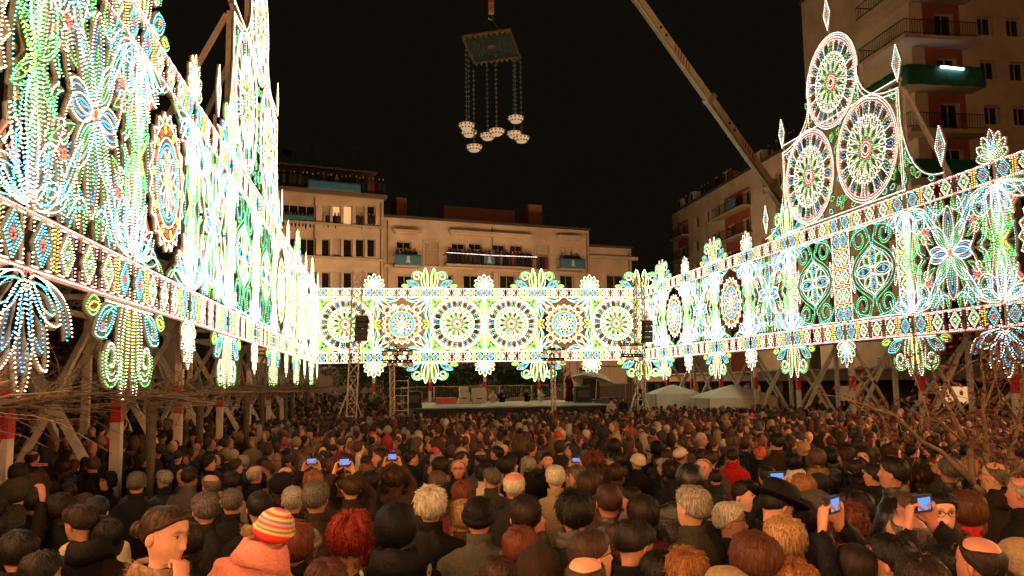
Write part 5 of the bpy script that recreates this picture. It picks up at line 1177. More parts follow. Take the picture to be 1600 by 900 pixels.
def hair_geo(style, seed=0):
    r2 = np.random.default_rng(seed + 11); C = np.array((0, -.003, .028)); nth = 48
    par = {'short': (.009, 34, -6, -48, .003, 0), 'crop': (.006, 36, -4, -42, .0012, 0), 'bob': (.02, 30, -30, -60, .004, .1), 'long': (.019, 32, -35, -60, .004, .34), 'curly': (.042, 30, -45, -62, .013, .09), 'wavy': (.03, 34, -38, -60, .009, .22), 'bun': (.009, 42, 10, -50, .002, 0), 'fluffy': (.022, 30, -8, -52, .006, 0), 'balding': (.0095, 88, 2, -46, .002, 0), 'receding': (.009, 62, -4, -46, .002, 0)}[style]
    off, ef, es, eb, namp, ext = par; ef -= 9; es -= 9; eb -= 7; th = np.linspace(0, 2 * pi, nth, endpoint=False); a = np.minimum(th, 2 * pi - th)
    if style == 'balding': el_min = np.interp(a, [0, .9, 1.5, 2.2, pi], [52, 32, -7, -33, -52])
    else: el_min = np.interp(a, [0, .45, .8, 1.15, 1.5, 2.1, pi], [ef, ef - 2, ef - 12 if not ext else ef - 20, es + 8 if not ext else es + 15, es, (es + eb) / 2 - 6, eb])
    top = 90 if style != 'balding' else np.interp(a, [0, 1.2, 2, pi], [53, 32, 34, 28])
    hw_, hf_, hb_, hh_ = .0795, .0985, .106, .0925
    ph = r2.uniform(0, 6, 6)
    def srf(t, el, o):
        el = np.radians(el); ce, se = np.cos(el), np.sin(el); d = np.stack([np.sin(t) * ce, np.cos(t) * ce, se], -1); bb = np.where(np.cos(t) > 0, hf_, hb_)
        r = (np.abs(d[..., 0] / hw_) ** 2.35 + np.abs(d[..., 1] / bb) ** 2.35 + np.abs(d[..., 2] / hh_) ** 2.35) ** (-1 / 2.35); return C + d * (r + o)[..., None]
    m = MB(); rows = 15; rings = []
    for j in range(rows + 1):
        s_ = j / rows; el = top + (el_min - top) * s_
        nz = namp * (np.sin(th * 9 + ph[0] + 2 * s_) * .5 + np.sin(th * 17 + ph[1] - 3 * s_) * .5 + .6 * np.sin(th * 5 + s_ * 9 + ph[2]))
        if style in ('curly', 'wavy'): nz = nz + namp * .8 * np.sin(th * 13 + 11 * s_ + ph[3]) * np.cos(s_ * 17 + th * 4)
        o = off * (.6 + .4 * min(1, s_ * 2.5)) * (1 if style != 'bob' else (1 + .5 * s_)) * min(1, .5 + s_ * 2) + nz
        if j == rows and not ext: o = o * 0 - .004
        if style == 'balding' and j == 0: o = o * 0 - .003
        rings.append(srf(th, el, o * np.ones(nth)))
    if ext:
        base = rings[-1].copy(); fr = np.clip((a - 1.0) / .35, 0, 1)
        for j in range(1, 9):
            s_ = j / 8; q = base.copy(); drop = ext * s_; q[:, 2] -= drop * fr * (1 if style != 'curly' else .8); rad = np.hypot(q[:, 0], q[:, 1])[:, None]; out = (.028 if ext < .15 else .05) * np.sin(pi * min(1, s_ * 1.0)) * (1 if ext < .15 else .9) * (1 + .0 * s_)
            if ext > .15: out = .03 * s_ + .012 * sin(7 * s_)
            if ext < .15 and s_ > .7: out -= .03 * (s_ - .7) / .3
            nz = namp * (np.sin(th * 11 + ph[0] + 4 * s_) + np.sin(th * 19 + ph[4] - 5 * s_)) * .8
            q[:, :2] *= 1 + ((out + nz)[:, None] * fr[:, None]) / np.maximum(rad, .03); q[:, 1] -= .015 * s_ * fr
            inn = 1 - fr; q[:, :2] *= (1 - .1 * inn[:, None]); rings.append(q)
        q = rings[-1] * (.7, .7, 1); q[:, 2] += .01; rings.append(q)
    m.rings([r.tolist() for r in rings], cap=True)
    # strands that break up the surface and the outline
    ns = {'crop': 120, 'short': 260, 'balding': 140, 'receding': 180}.get(style, 420)
    for k in range(ns):
        i = r2.integers(nth); s0 = r2.integers(0, max(1, len(rings) - 6)); L = r2.integers(3, 6 if not ext else 8); wv = r2.uniform(.0012, .0028); pts = []; lift = r2.uniform(.0005, .006 if style not in ('curly', 'wavy', 'fluffy') else .016); dr_ = r2.uniform(-.6, .6)
        if (style in ('balding',) and s0 < 2) or (not ext and style == 'short' and False): s0 = 2
        for q in range(L):
            rr = rings[min(s0 + q, len(rings) - 2)]; ii = i + dr_ * q * .5; i0 = int(math.floor(ii)) % nth; f = ii - math.floor(ii); p = rr[i0] * (1 - f) + rr[(i0 + 1) % nth] * f; d = p - C; d = d / (np.linalg.norm(d) + 1e-6); pts.append(p + d * (lift * (q / L + .25) + (.006 * sin(q * 2 + k) if style == 'curly' else 0)))
        for q in range(len(pts) - 1):
            p0, p1 = Vector(pts[q]), Vector(pts[q + 1]); dd = p1 - p0
            if dd.length < 1e-5: continue
            sd2 = dd.cross(Vector(pts[q]) - Vector(C)).normalized() * wv * (1 - .7 * q / len(pts)); m.add([p0 - sd2, p0 + sd2, p1 + sd2 * .8, p1 - sd2 * .8], [(0, 1, 2, 3)])
    # broader locks with lifted tips
    nl = {'crop': 0, 'short': 110, 'balding': 50, 'receding': 80, 'bun': 40}.get(style, 150)
    for k in range(nl):
        i = r2.integers(nth); s0 = int(r2.integers(1 if style != 'balding' else 2, max(2, len(rings) - 4))); L = int(r2.integers(3, 6)); wv = r2.uniform(.0035, .008); lf = r2.uniform(.002, .011) * (2 if style in ('curly', 'wavy', 'fluffy') else 1); dr_ = r2.uniform(-.5, .5) * (2.2 if style in ('curly', 'wavy') else 1); pts = []
        for q in range(L):
            rr = rings[min(s0 + q, len(rings) - 2)]; ii = i + dr_ * q; i0 = int(math.floor(ii)) % nth; f = ii - math.floor(ii); p = rr[i0] * (1 - f) + rr[(i0 + 1) % nth] * f; d = p - C; d = d / (np.linalg.norm(d) + 1e-6); pts.append(Vector(p + d * (.0008 + lf * (q / (L - 1)) ** 2)))
        V = []
        for q, p in enumerate(pts):
            dd = (pts[min(q + 1, L - 1)] - pts[max(q - 1, 0)]); nn = p - Vector(C)
            if dd.length < 1e-6: dd = Vector((0, 0, -1))
            sd2 = dd.cross(nn).normalized() * wv * (1 - q / (L - .6)); nn = nn.normalized(); V += [p - sd2 - nn * .003, p + nn * .0015, p + sd2 - nn * .003]
        m.add(V, [(3 * q + a_, 3 * q + a_ + 1, 3 * q + a_ + 4, 3 * q + a_ + 3) for q in range(L - 1) for a_ in (0, 1)])
    if style in ('curly', 'wavy'):
        for k in range(330 if style == 'curly' else 160):
            i = r2.integers(nth); s0 = int(r2.integers(1, len(rings) - 5)); ra = r2.uniform(.004, .009); ph0 = r2.uniform(0, 6); pts = []
            for q in range(17):
                f = q / 4; j0 = min(s0 + int(f), len(rings) - 3); fr_ = f - int(f); p = rings[j0][i] * (1 - fr_) + rings[j0 + 1][i] * fr_; d = p - C; d /= np.linalg.norm(d) + 1e-6; tn = np.cross(d, (0, 0, 1)); pts.append(Vector(p + d * (.006 + ra * math.cos(ph0 + q * 1.25)) + tn * ra * math.sin(ph0 + q * 1.25)))
            m.tube(pts, [.0026] * 17, 3, cap=False)
    if style == 'bun':
        v, t = ell((0, -.125, .0), (.038, .032, .036), 12, 8); m.add(v, t)
        for k in range(60):
            a0 = r2.uniform(0, 6.28); pts = [Vector((.04 * cos(a0 + q * .4), -.125 - .02 - .012 * sin(q), .037 * sin(a0 + q * .4))) for q in range(5)]
            for q in range(4): w_ = Vector((0, -.003, .0)); m.add([pts[q], pts[q] + w_, pts[q + 1] + w_, pts[q + 1]], [(0, 1, 2, 3)])
    return m
def hat_geo(style):
    C = Vector((0, -.004, .024)); nth = 32; th = [2 * pi * i / nth for i in range(nth)]; m = MB()
    def ring(el, o, k=1.0, dy=0, dz=0):
        out = []
        for t in th:
            e0 = el if not callable(el) else el(min(t, 2 * pi - t)); e = R_(e0 if e0 > 60 else e0 - 7); d = Vector((sin(t) * cos(e), cos(t) * cos(e), sin(e))); b = .095 if cos(t) > 0 else .105; r = (abs(d.x / .0785) ** 2.3 + abs(d.y / b) ** 2.3 + abs(d.z / .094) ** 2.3) ** (-1 / 2.3)
            oo = o(t) if callable(o) else o; p = C + d * (r + oo); out.append((p.x * k, p.y * k + dy, p.z + dz))
        return out
    mi = 0
    if style == 'beanie':
        rs = [ring(89, .018)] + [ring(lambda a, s_=s_: 89 + ((8 - 30 * a / pi) - 89) * s_, lambda t, s_=s_: .016 + .002 * sin(t * 16)) for s_ in (.15, .3, .45, .6, .75, .85)] + [ring(lambda a: 22 - 32 * a / pi, .026), ring(lambda a: 6 - 32 * a / pi, .025), ring(lambda a: 4 - 32 * a / pi, .008)]
    elif style == 'hood':
        rs = [ring(89, .02)] + [ring(lambda a, s_=s_: 89 + (np.interp(a, [0, .9, 1.3, pi], [38, 20, -40, -62]) - 89) * s_, lambda t, s_=s_: .022 + .016 * s_ + .004 * sin(t * 5 + s_ * 6)) for s_ in (.2, .4, .6, .8, 1)] + [ring(lambda a: np.interp(a, [0, .9, 1.3, pi], [36, 18, -42, -64]), .012)]
    elif style in ('cap', 'flat'):
        rs = [ring(89, .016)] + [ring(lambda a, s_=s_: 89 + (np.interp(a, [0, pi], [24, -2]) - 89) * s_, .017 + (.018 * sin(pi * s_) if style == 'flat' else 0)) for s_ in (.25, .5, .75, 1)] + [ring(lambda a: np.interp(a, [0, pi], [22, -4]), .004)]
    else:  # brimmed hat
        rs = [ring(89, .02, dz=.01), ring(60, .03, dz=.02), ring(45, .034, dz=.02), ring(30, .022), ring(18, .018), ring(14, .02)] + [[(x * k, y * k, z + dz_) for (x, y, z) in ring(14, .02)] for k, dz_ in ((1.25, -.006), (1.5, -.0), (1.62, .012), (1.6, .004), (1.3, -.014), (1.02, -.012))]
    m.rings(rs)
    if style in ('cap', 'flat'):
        V = []; n = 12
        for j in (0, .5, 1):
            for i in range(n + 1): t = -.75 + 1.5 * i / n; V.append((sin(t) * (.088 + .02 * j), .06 + cos(t) * (.045 + .055 * j) - .02, .058 - .018 * j - .02 * abs(t) ** 2))
        m.add(V, [(j * (n + 1) + i, j * (n + 1) + i + 1, (j + 1) * (n + 1) + i + 1, (j + 1) * (n + 1) + i) for j in range(2) for i in range(n)])
    return m
def loft(m, prof, n=18, yo=0):
    a = [2 * pi * i / n for i in range(n)]; m.rings([[(w * abs(cos(t)) ** .85 * (1 if cos(t) > 0 else -1), y + d * abs(sin(t)) ** .9 * (1 if sin(t) > 0 else -1), z) for t in a] for z, w, d, y in prof]); return m
def coat_geo(arms='down', female=False, puffer=0, seed=0, vox=.024):
    m = MB(); k = .93 if female else 1
    loft(m, [(.62, .22 * k, .155, -.005), (.8, .218 * k, .155, -.005), (.95, .205 * k, .145, 0), (1.1, .205 * k, .145, 0), (1.22, .218 * k, .145, -.005), (1.31, .215 * k, .13, -.012), (1.37, .185 * k, .105, -.018), (1.405, .135 * k, .09, -.022), (1.43, .088, .082, -.02), (1.455, .072, .075, -.016), (1.475, .068, .07, -.012)])
    W_ = []
    for s_ in (-1, 1):
        sh = Vector((s_ * .17 * k, -.015, 1.335))
        if arms == 'down' or (arms in ('chin', 'one') and s_ < 0): el, wr = Vector((s_ * .265 * k, -.03, 1.08)), Vector((s_ * .25 * k, .07, .86))
        elif arms == 'raised': el, wr = Vector((s_ * .27 * k, .15, 1.5)), Vector((s_ * .11, .25, 1.73))
        elif arms == 'chest': el, wr = Vector((s_ * .27 * k, .05, 1.08)), Vector((s_ * .09, .27, 1.2))
        elif arms == 'chin': el, wr = Vector((.2, .15, 1.16)), Vector((.05, .125, 1.395))
        elif arms == 'one': el, wr = Vector((.27, .17, 1.34)), Vector((.2, .3, 1.62))
        m.tube([sh + Vector((-s_ * .05, 0, .01)), sh + Vector((s_ * .02, 0, -.02)), sh.lerp(el, .5), el, el.lerp(wr, .5), wr], [.07, .078, .068, .062, .054, .047], 12); W_.append((el, wr))
    me = m.mesh('tmp', SKINM[0]); o = bpy.data.objects.new('tmp', me); COL.objects.link(o); r = o.modifiers.new('r', 'REMESH'); r.mode = 'VOXEL'; r.voxel_size = vox; s2 = o.modifiers.new('s', 'SMOOTH'); s2.iterations = 3; s2.factor = .5
    dg = bpy.context.evaluated_depsgraph_get(); out = bpy.data.meshes.new_from_object(o.evaluated_get(dg)); bpy.data.objects.remove(o); out.name = 'coat'
    nv = len(out.vertices); co = np.zeros(nv * 3); out.vertices.foreach_get('co', co); co = co.reshape(-1, 3); no = np.zeros(nv * 3); out.vertices.foreach_get('normal', no); no = no.reshape(-1, 3)
    ph = seed * 1.7; d = .005 * np.sin(co[:, 2] * 46 + 9 * co[:, 0] + 5 * np.sin(co[:, 1] * 21 + ph)) * np.sin(co[:, 0] * 27 + ph) + .004 * np.sin(co[:, 2] * 23 + co[:, 0] * 33 + ph * 2) + .003 * np.sin(co[:, 0] * 70 + co[:, 2] * 30)
    if puffer: d = .014 * np.abs(np.sin(co[:, 2] * 34 + .5 * np.sin(co[:, 0] * 12))) + .003 * np.sin(co[:, 0] * 50 + co[:, 2] * 20)
    co += no * d[:, None]; out.vertices.foreach_set('co', co.ravel()); out.polygons.foreach_set('use_smooth', [True] * len(out.polygons)); out.materials.clear(); out.materials.append(SKINM[0]); out.update(); return out, W_
def collar_geo(style):
    m = MB(); a = [2 * pi * i / 20 for i in range(20)]
    if style == 'stand': R = [(1.43, .082, .078), (1.47, .08, .078), (1.51, .082, .08), (1.512, .074, .072), (1.46, .066, .066)]
    elif style == 'scarf': R = [(1.41, .1, .09), (1.425, .12, .11), (1.455, .115, .108), (1.47, .095, .09), (1.485, .11, .1), (1.51, .1, .092), (1.515, .075, .07), (1.47, .06, .06)]
    elif style == 'hood': R = [(1.36, .13, .06), (1.38, .17, .12), (1.43, .15, .125), (1.49, .13, .12), (1.52, .105, .1), (1.5, .08, .08), (1.45, .07, .07)]
    else: R = [(1.4, .11, .09), (1.43, .135, .115), (1.47, .125, .11), (1.5, .1, .09), (1.48, .075, .07)]
    bk = {'hood': -.055, 'fur': -.02}.get(style, -.012)
    m.rings([[(w * cos(t), d * sin(t) * (1.25 if sin(t) < 0 and style == 'hood' else 1) + bk + (-.02 if style == 'hood' else 0), z + (.012 * sin(t * 3 + z * 50) if style in ('scarf', 'hood') else 0) - (.03 * max(0, sin(t)) if style != 'scarf' else .02 * max(0, sin(t)))) for t in a] for z, w, d in R], cap=False)
    if style == 'fur':
        r2 = np.random.default_rng(2)
        for k in range(900):
            t = r2.uniform(0, 2 * pi); z, w, d = 1.40 + .1 * r2.random(), .128, .11; p = Vector((w * cos(t), d * sin(t) - .02, z - .03 * max(0, sin(t)))); e = (Vector((cos(t), sin(t), r2.uniform(-.3, .6))) + Vector(r2.normal(0, .4, 3))).normalized() * r2.uniform(.015, .032); sd2 = e.cross(Vector((0, 0, 1))).normalized() * .002; m.add([p - sd2, p + sd2, p + e], [(0, 1, 2)])
    return m
GEO = {}
def G(key, fn):
    if key not in GEO: GEO[key] = fn()
    return GEO[key]
def cloth(name, col, rough=.85, scale=60, bump=.35, var=.2): return mat('cloth_' + name, col, rough, var=var, scale=scale, bump=bump, spec=.1 if rough > .5 else .4)
CM = {k: cloth(k, tuple(q * (.65 if max(c) < .15 else .85) for q in c), r) for k, c, r in (('black', (.012, .011, .012), .8), ('jet', (.007, .007, .008), .6), ('charcoal', (.028, .026, .025), .85), ('darkbrown', (.035, .02, .013), .8), ('brown', (.075, .04, .022), .8), ('leather', (.05, .018, .012), .45), ('blackleather', (.014, .013, .012), .38), ('olive', (.05, .047, .03), .85), ('greygreen', (.085, .083, .062), .85), ('grey', (.1, .095, .085), .85), ('navy', (.014, .017, .03), .85), ('camel', (.24, .13, .05), .85), ('cream', (.48, .41, .3), .85), ('white', (.6, .55, .45), .85), ('red', (.4, .012, .012), .75), ('maroon', (.12, .015, .014), .8), ('pink', (.62, .22, .17), .7), ('beige', (.28, .2, .12), .85), ('rust', (.16, .045, .02), .85), ('orange', (.5, .1, .05), .8), ('yellowgreen', (.28, .27, .09), .8), ('plum', (.05, .02, .03), .8))}
CNAME = {'jet': 'black', 'darkbrown': 'dark brown', 'leather': 'brown leather', 'blackleather': 'black leather', 'greygreen': 'grey green', 'yellowgreen': 'yellow green'}
cname = lambda c: CNAME.get(c, c)
FUR = mat('fur', (.2, .12, .06), .9, var=.5, scale=30); DENIM = cloth('denim', (.03, .035, .05)); SHOE = mat('shoe_leather', (.02, .015, .012), .4); TR = [cloth('trouser_black', (.012, .012, .014)), DENIM]
def trousers_geo():
    m = MB()
    for s_ in (-1, 1): loft(m, [(.09, .07, .08, 0), (.45, .075, .085, 0), (.8, .1, .11, 0), (.86, .09, .1, 0)], 10); n_ = len(m.v); m.v = m.v[:-40] + [(x + s_ * .1, y, z) for x, y, z in m.v[-40:]]
    loft(m, [(.78, .17, .12, 0), (.95, .17, .12, 0), (1.0, .15, .1, 0)], 12); return m.mesh('trousers', TR[0], True)
def shoe_geo(s_): m = MB(); loft(m, [(0, .045, .13, .04), (.04, .047, .13, .04), (.08, .04, .08, .01), (.11, .045, .055, -.01)], 10); m.v = [(x + s_ * .1, y, z) for x, y, z in m.v]; return m.mesh('shoe', SHOE, True)
def glasses_geo():
    m = MB()
    for s_ in (-1, 1):
        c = [(s_ * .033 + .023 * cos(t) * 1.05, .098, HZ + .01 + .017 * sin(t)) for t in np.linspace(0, 2 * pi, 13)]; m.tube(c, .0022, 4, cap=False); m.tube([(s_ * .057, .098, HZ + .016), (s_ * .077, .06, HZ + .014), (s_ * .08, -.01, HZ + .006)], .0022, 4)
    m.tube([(-.01, .1, HZ + .014), (.01, .1, HZ + .014)], .002, 4); return m.mesh('glasses', mat('glasses_frame', (.02, .012, .01), .25, var=0), False)
def hand_at(wr, el, up=(0, 0, 1), palm=(0, -1, 0), mirror=1):
    """frame with fingers away from the elbow; palm faces 'palm'"""
    z = (Vector(up)).normalized(); y = Vector(palm); y = (y - z * y.dot(z)).normalized(); x = y.cross(z); M_ = Matrix((x * mirror, y, z)).transposed().to_4x4(); M_.translation = Vector(wr); return M_
def arm_hands(arms, W_):
    H = []
    for i, (el, wr) in enumerate(W_):
        s_ = -1 if i == 0 else 1; d = (wr - el).normalized()
        if arms == 'raised': H.append((hand_at(wr + d * .03, el, Vector((-s_ * .34, .05, .9)), Vector((-s_ * .8, -.5, 0)), -s_), .9))
        elif arms == 'chest': H.append((hand_at(wr + d * .03, el, Vector((-s_ * .8, .3, .4)), Vector((0, -1, .3)), -s_), .8))
        elif arms == 'chin' and s_ > 0: H.append((hand_at(wr + d * .03, el, Vector((-.35, -.25, .9)), Vector((-.2, -.9, -.2)), -1), 1.25))
        elif arms == 'one' and s_ > 0: H.append((hand_at(wr + d * .035, el, Vector((-.2, .1, 1)), Vector((-1, 0, 0)), -1), .5))
        else: H.append((hand_at(wr + d * .03, el, d, Vector((-s_, 0, 0)), s_), .5))
    return H
def person(x, y, rz=0, h=1.72, hair='short', hc='dark', skin=0, arms='down', coat='black', collar='stand', cc=None, hat=None, hatc='black', glasses=False, pitch=0, fem=False, puffer=0, turn=0, label='', group='people in the crowd', z=None, roll=0):
    s_ = h / 1.725; T = thing('person', label, 'person', (x, y, ground(x, y) if z is None else z), rz, group); T.scale = (s_,) * 3
    pk = round(pitch / 8) * 8; cme, W_ = G(('coat', arms, fem, puffer), lambda: coat_geo(arms, fem, puffer, len(GEO)))
    if arms == 'down': bd_ = G(('body', pk, fem, arms), lambda: make_body(R_(pk), fem, arm_hands(arms, W_)))
    else: bd_ = G(('body', pk, fem, arms, turn), lambda: make_body(R_(pk), fem, [(Matrix.Rotation(turn, 4, 'Z') @ a_, b_) for a_, b_ in arm_hands(arms, W_)]))
    b = put('body', bd_, T); obj_slot(b, [SKINM[skin % 5]])
    c = put('coat', cme, T, rz=turn); obj_slot(c, [CM[coat]])
    if collar:
        q = put('collar' if collar != 'scarf' else 'scarf', G(('collar', collar), lambda: collar_geo(collar).mesh('collar', SKINM[0], True)), T, rz=turn); obj_slot(q, [FUR if collar == 'fur' and not cc else CM[cc or coat]])
    Hm = Matrix.Translation(PIV) @ Matrix.Rotation(R_(pk), 4, 'X') @ Matrix.Translation(-PIV) @ Matrix.Translation((0, 0, HZ)); 
    Hm = Hm @ Matrix.Diagonal((1.075, 1, .975, 1))
    if fem: Hm = Hm @ Matrix.Scale(.97, 4)
    if hair:
        o = put('hair', G(('hair', hair), lambda: hair_geo(hair, len(GEO)).mesh('hair', SKINM[0], True)), T); o.matrix_local = Hm; obj_slot(o, [HM_[hc]])
    if hat:
        o = put('hat' if hat != 'hood' else 'hood', G(('hat', hat), lambda: hat_geo(hat).mesh('hat', SKINM[0], True)), T); o.matrix_local = Hm; obj_slot(o, [hatc if not isinstance(hatc, str) else CM[hatc]])
    if glasses:
        o = put('glasses', G('glasses', glasses_geo), T); o.matrix_local = Matrix.Translation(PIV) @ Matrix.Rotation(R_(pk), 4, 'X') @ Matrix.Translation(-PIV)
    tr = put('trousers', G('trousers', trousers_geo), T, rz=turn); obj_slot(tr, [TR[int(x * 7) % 2]])
    for q in (-1, 1): put('shoe', G(('shoe', q), lambda: shoe_geo(q)), T, rz=turn)
    if roll: T.rotation_euler = (0, roll, rz)
    T['_h'] = h; del T['_h']; return T, W_
def solve(x, y, h, D=None):
    """stand a person of height h so that the crown is seen at photo pixel x, y"""
    if D is None:
        lo, hi = 1.5, 45
        for _ in range(40):
            D = (lo + hi) / 2; p = px(x, y, D)
            if p.z - ground(p.x, D) > h: lo = D
            else: hi = D
    p = px(x, y, D); return p
SCREEN = lamp_mat('phone_screen', (.16, .36, 1), .75, 'NONE')
def phone(P, W_, label, camera=False, one=False):
    """held thing: stays a thing of its own"""
    l = (W_[0][1] + W_[1][1]) / 2 if not one else W_[1][1]; loc = Matrix.Translation(P.location) @ Matrix.Rotation(P.rotation_euler.z, 4, 'Z') @ Matrix.Scale(P.scale[0], 4) @ (l + Vector((0, -.005, .115)))
    w, hh_ = (.13, .08) if camera else (.14, .075); o = MB().box((0, 0, 0), (w, .022 if camera else .01, hh_)).build('camera_body' if camera else 'phone_case', IRON, None); o.location = loc; o.rotation_euler.z = P.rotation_euler.z
    T = thing('camera' if camera else 'mobile_phone', label, 'camera' if camera else 'phone', loc, P.rotation_euler.z, 'cameras and phones held up in the crowd'); o.parent = T; o.location = (0, 0, 0); o.rotation_euler.z = 0
    MB().box((0, 0, 0), (w * .72, .002, hh_ * .72)).build('screen', SCREEN, T, (0, -.0135 if camera else -.0065, 0))
    if camera: MB().tube([(0, .01, 0), (0, .045, 0)], [.026, .023], 12).build('lens', IRON, T)
    return T
HEROES = []
def hero(x, y, h=1.7, face=0, D=None, **k):
    """face: 0 looks at the stage, + turns left, - turns right (degrees), 180 looks at the camera"""
    k.setdefault('pitch', 8 if abs(face) < 90 else 0); base = k.get('hat'); top = .012 if k.get('hair') in ('bob', 'long', 'short', 'fluffy', 'bun') else .03 if k.get('hair') in ('curly', 'wavy') else 0
    if base: top = .03
    p = solve(x, y, h + top, D); k['z'] = None if D is None else p.z - h - top
    T, W_ = person(p.x, p.y, R_(face), h=h, **k); HEROES.append((p.x, p.y, x, y, p.y)); return T, W_
FB = 'seen from behind'
# ---- nearest rows, left to right
G0, GW = hero(256, 785, 1.68, -116, D=3.75, hair='bun', hc='brown', skin=2, fem=True, arms='chin', coat='black', collar='fur', pitch=-8, label='young woman with dark hair in a bun, black coat, resting her chin on her hand')
hero(30, 826, 1.66, 10, hair='short', hc='black', coat='black', label='dark haired head at the lower left corner beside the hair bun woman, seen from behind')
hero(72, 858, 1.6, -30, hair='short', hc='black', skin=1, coat='charcoal', label='black haired person lowest at the left edge, turned to the right')
hero(128, 785, 1.72, 58, hair='short', hc='dark', skin=1, coat='jet', pitch=-8, collar='hood', label='man in black hooded coat with dark hair in profile looking left at lower left')
hero(165, 806, 1.62, 20, hair='bob', hc='black', fem=True, coat='darkbrown', label='woman with black bob just behind the young woman with the bun')
hero(290, 812, 1.62, 30, hair='bob', hc='dark', fem=True, coat='black', label='dark bob seen between the bun woman and the pink jacket')
hero(320, 768, 1.72, 25, hair='short', hc='darkgrey', glasses=True, coat='charcoal', label='greying man with glasses behind the young woman with the bun')
hero(406, 768, 1.72, 8, hair='crop', hc='black', coat='black', collar='fur', label='man with cropped black hair and fur trimmed collar behind the child in pink')
c0_, _ = hero(460, 812, 1.7, 5, hair='long', hc='auburn', fem=True, coat='black', label='woman with long straight auburn hair right of the child in pink')
hero(362, 762, 1.66, 15, hair='short', hc='darkgrey', coat='black', label='grey cropped head between the man with glasses and the fur collar man')
hero(495, 750, 1.78, -12, hair='short', hc='darkgrey', skin=1, coat='darkbrown', collar='stand', label='broad man with thinning grey brown hair and dark brown jacket')
hero(458, 760, 1.7, 5, hair='crop', hc='grey', coat='black', label='round cropped grey head just left of the man in the brown jacket')
hero(551, 800, 1.66, -18, hair='curly', hc='red', fem=True, coat='camel', collar='stand', label='woman with curly bright red hair and camel coat')
hero(510, 872, 1.55, 0, hair='bob', hc='chestnut', fem=True, coat='plum', label='chestnut head cut by the lower edge below the red curly hair')
SP, SPW = hero(618, 782, 1.74, 0, hair=None, hat='hood', hatc='jet', coat='jet', collar='hood', label='person in a black patterned hood with pale mask prints across the back')
hero(673, 761, 1.74, -6, hair='fluffy', hc='white', coat='jet', collar='stand', label='man with thick white hair and black coat')
hero(748, 770, 1.72, -8, hair='short', hc='black', hat='beanie', hatc='jet', coat='greygreen', label='person in black beanie and grey green coat right of the white haired man')
hero(722, 780, 1.64, 10, hair='long', hc='blond', fem=True, coat='brown', label='long blond hair partly hidden behind the black beanie')
hero(819, 772, 1.74, 0, hair='short', hc='dark', coat='greygreen', collar='hood', label='dark haired man in grey green jacket with a hood')
hero(813, 822, 1.6, 0, hair='bob', hc='auburn', fem=True, coat='darkbrown', label='straight auburn bob in front of the grey green jacket')
hero(842, 847, 1.6, 5, hair=None, hat='hood', hatc='darkbrown', coat='darkbrown', collar='hood', label='brown raised hood at the lower middle')
hero(830, 893, 1.45, 0, hair=None, hat='flat', hatc='yellowgreen', coat='olive', label='yellow green cap just showing at the lower edge')
hero(775, 868, 1.5, 30, hair='bob', hc='brown', fem=True, coat='brown', label='brown haired head low beside the brown hood')
hero(897, 767, 1.76, -8, hair='fluffy', hc='black', coat='jet', collar='scarf', cc='grey', label='black haired man in black coat with a striped grey scarf')
hero(950, 757, 1.74, -5, hair='crop', hc='brown', skin=4, coat='leather', label='man with short brown hair and brown leather jacket')
hero(928, 828, 1.7, -72, hair='crop', hc='brown', skin=2, glasses=True, coat='charcoal', label='man with glasses and short brown hair in profile facing right')
hero(915, 868, 1.6, -20, hair='balding', hc='brown', skin=2, coat='black', label='bald pink head at the lower edge in front of the man with glasses')
HH, HHW = hero(985, 812, 1.7, -60, hair='receding', hc='black', skin=1, arms='chin', coat='black', pitch=-16, label='balding dark haired man in profile with his hand at his nose')
hero(1003, 773, 1.66, 5, hair='bob', hc='dark', fem=True, coat='maroon', label='woman with dark bob behind the balding man')
GM, _ = hero(1077, 757, 1.78, 28, hair='short', hc='grey', skin=2, coat='olive', collar='stand', label='tall man with neat grey hair and dark olive jacket with a shoulder strap')
hero(1113, 762, 1.68, -55, hair='fluffy', hc='black', fem=True, glasses=True, coat='black', label='dark haired woman with glasses in profile right of the grey haired man')
hero(1070, 856, 1.58, 0, hair='fluffy', hc='ginger', fem=True, coat='brown', label='short ginger hair at the lower edge below the olive jacket')
hero(1030, 860, 1.55, 0, hair='bob', hc='black', fem=True, coat='black', label='black haired head between the ginger hair and the balding man')
hero(1130, 880, 1.55, 15, hair='short', hc='darkgrey', hat='flat', hatc='beige', coat='beige', label='beige flat cap at the lower edge right of the ginger hair')
hero(1175, 830, 1.68, 8, hair='bob', hc='chestnut', fem=True, coat='jet', label='woman with smooth chestnut bob at lower right of the middle')
hero(1222, 805, 1.7, -5, hair='long', hc='blond', fem=True, coat='charcoal', label='woman with long wavy blond hair')
hero(1232, 868, 1.56, 0, hair='wavy', hc='ginger', fem=True, coat='brown', label='golden brown hair at the lower edge below the long blond hair')
hero(1203, 745, 1.8, -75, hair='short', hc='black', hat='brim', hatc='jet', coat='jet', pitch=-24, label='man in a black hat bowing his head')
hero(1165, 748, 1.7, -150, hair='short', hc='black', skin=2, coat='black', label='young dark haired man turned towards the camera')
hero(1140, 782, 1.66, -110, hair='white' and 'short', hc='white', skin=1, glasses=True, coat='black', label='white haired man with glasses next to the black haired woman')
P1, W1 = hero(1245, 778, 1.66, 5, hair='bob', hc='dark', fem=True, arms='raised', coat='jet', label='person holding up a camera with a bright blue screen above the blond hair')
MB().beam((-.15, -.155, 1.33), (.16, -.165, .98), .006, .045, up=(0, -1, 0)).build('shoulder_strap', CM['jet'], GM)
phone(P1, W1, 'camera with a small blue lit screen above the long blond hair', True)
hero(1272, 762, 1.64, 12, hair=None, hat='hood', hatc='greygreen', coat='greygreen', collar='hood', label='grey hooded head behind the raised camera on the right')
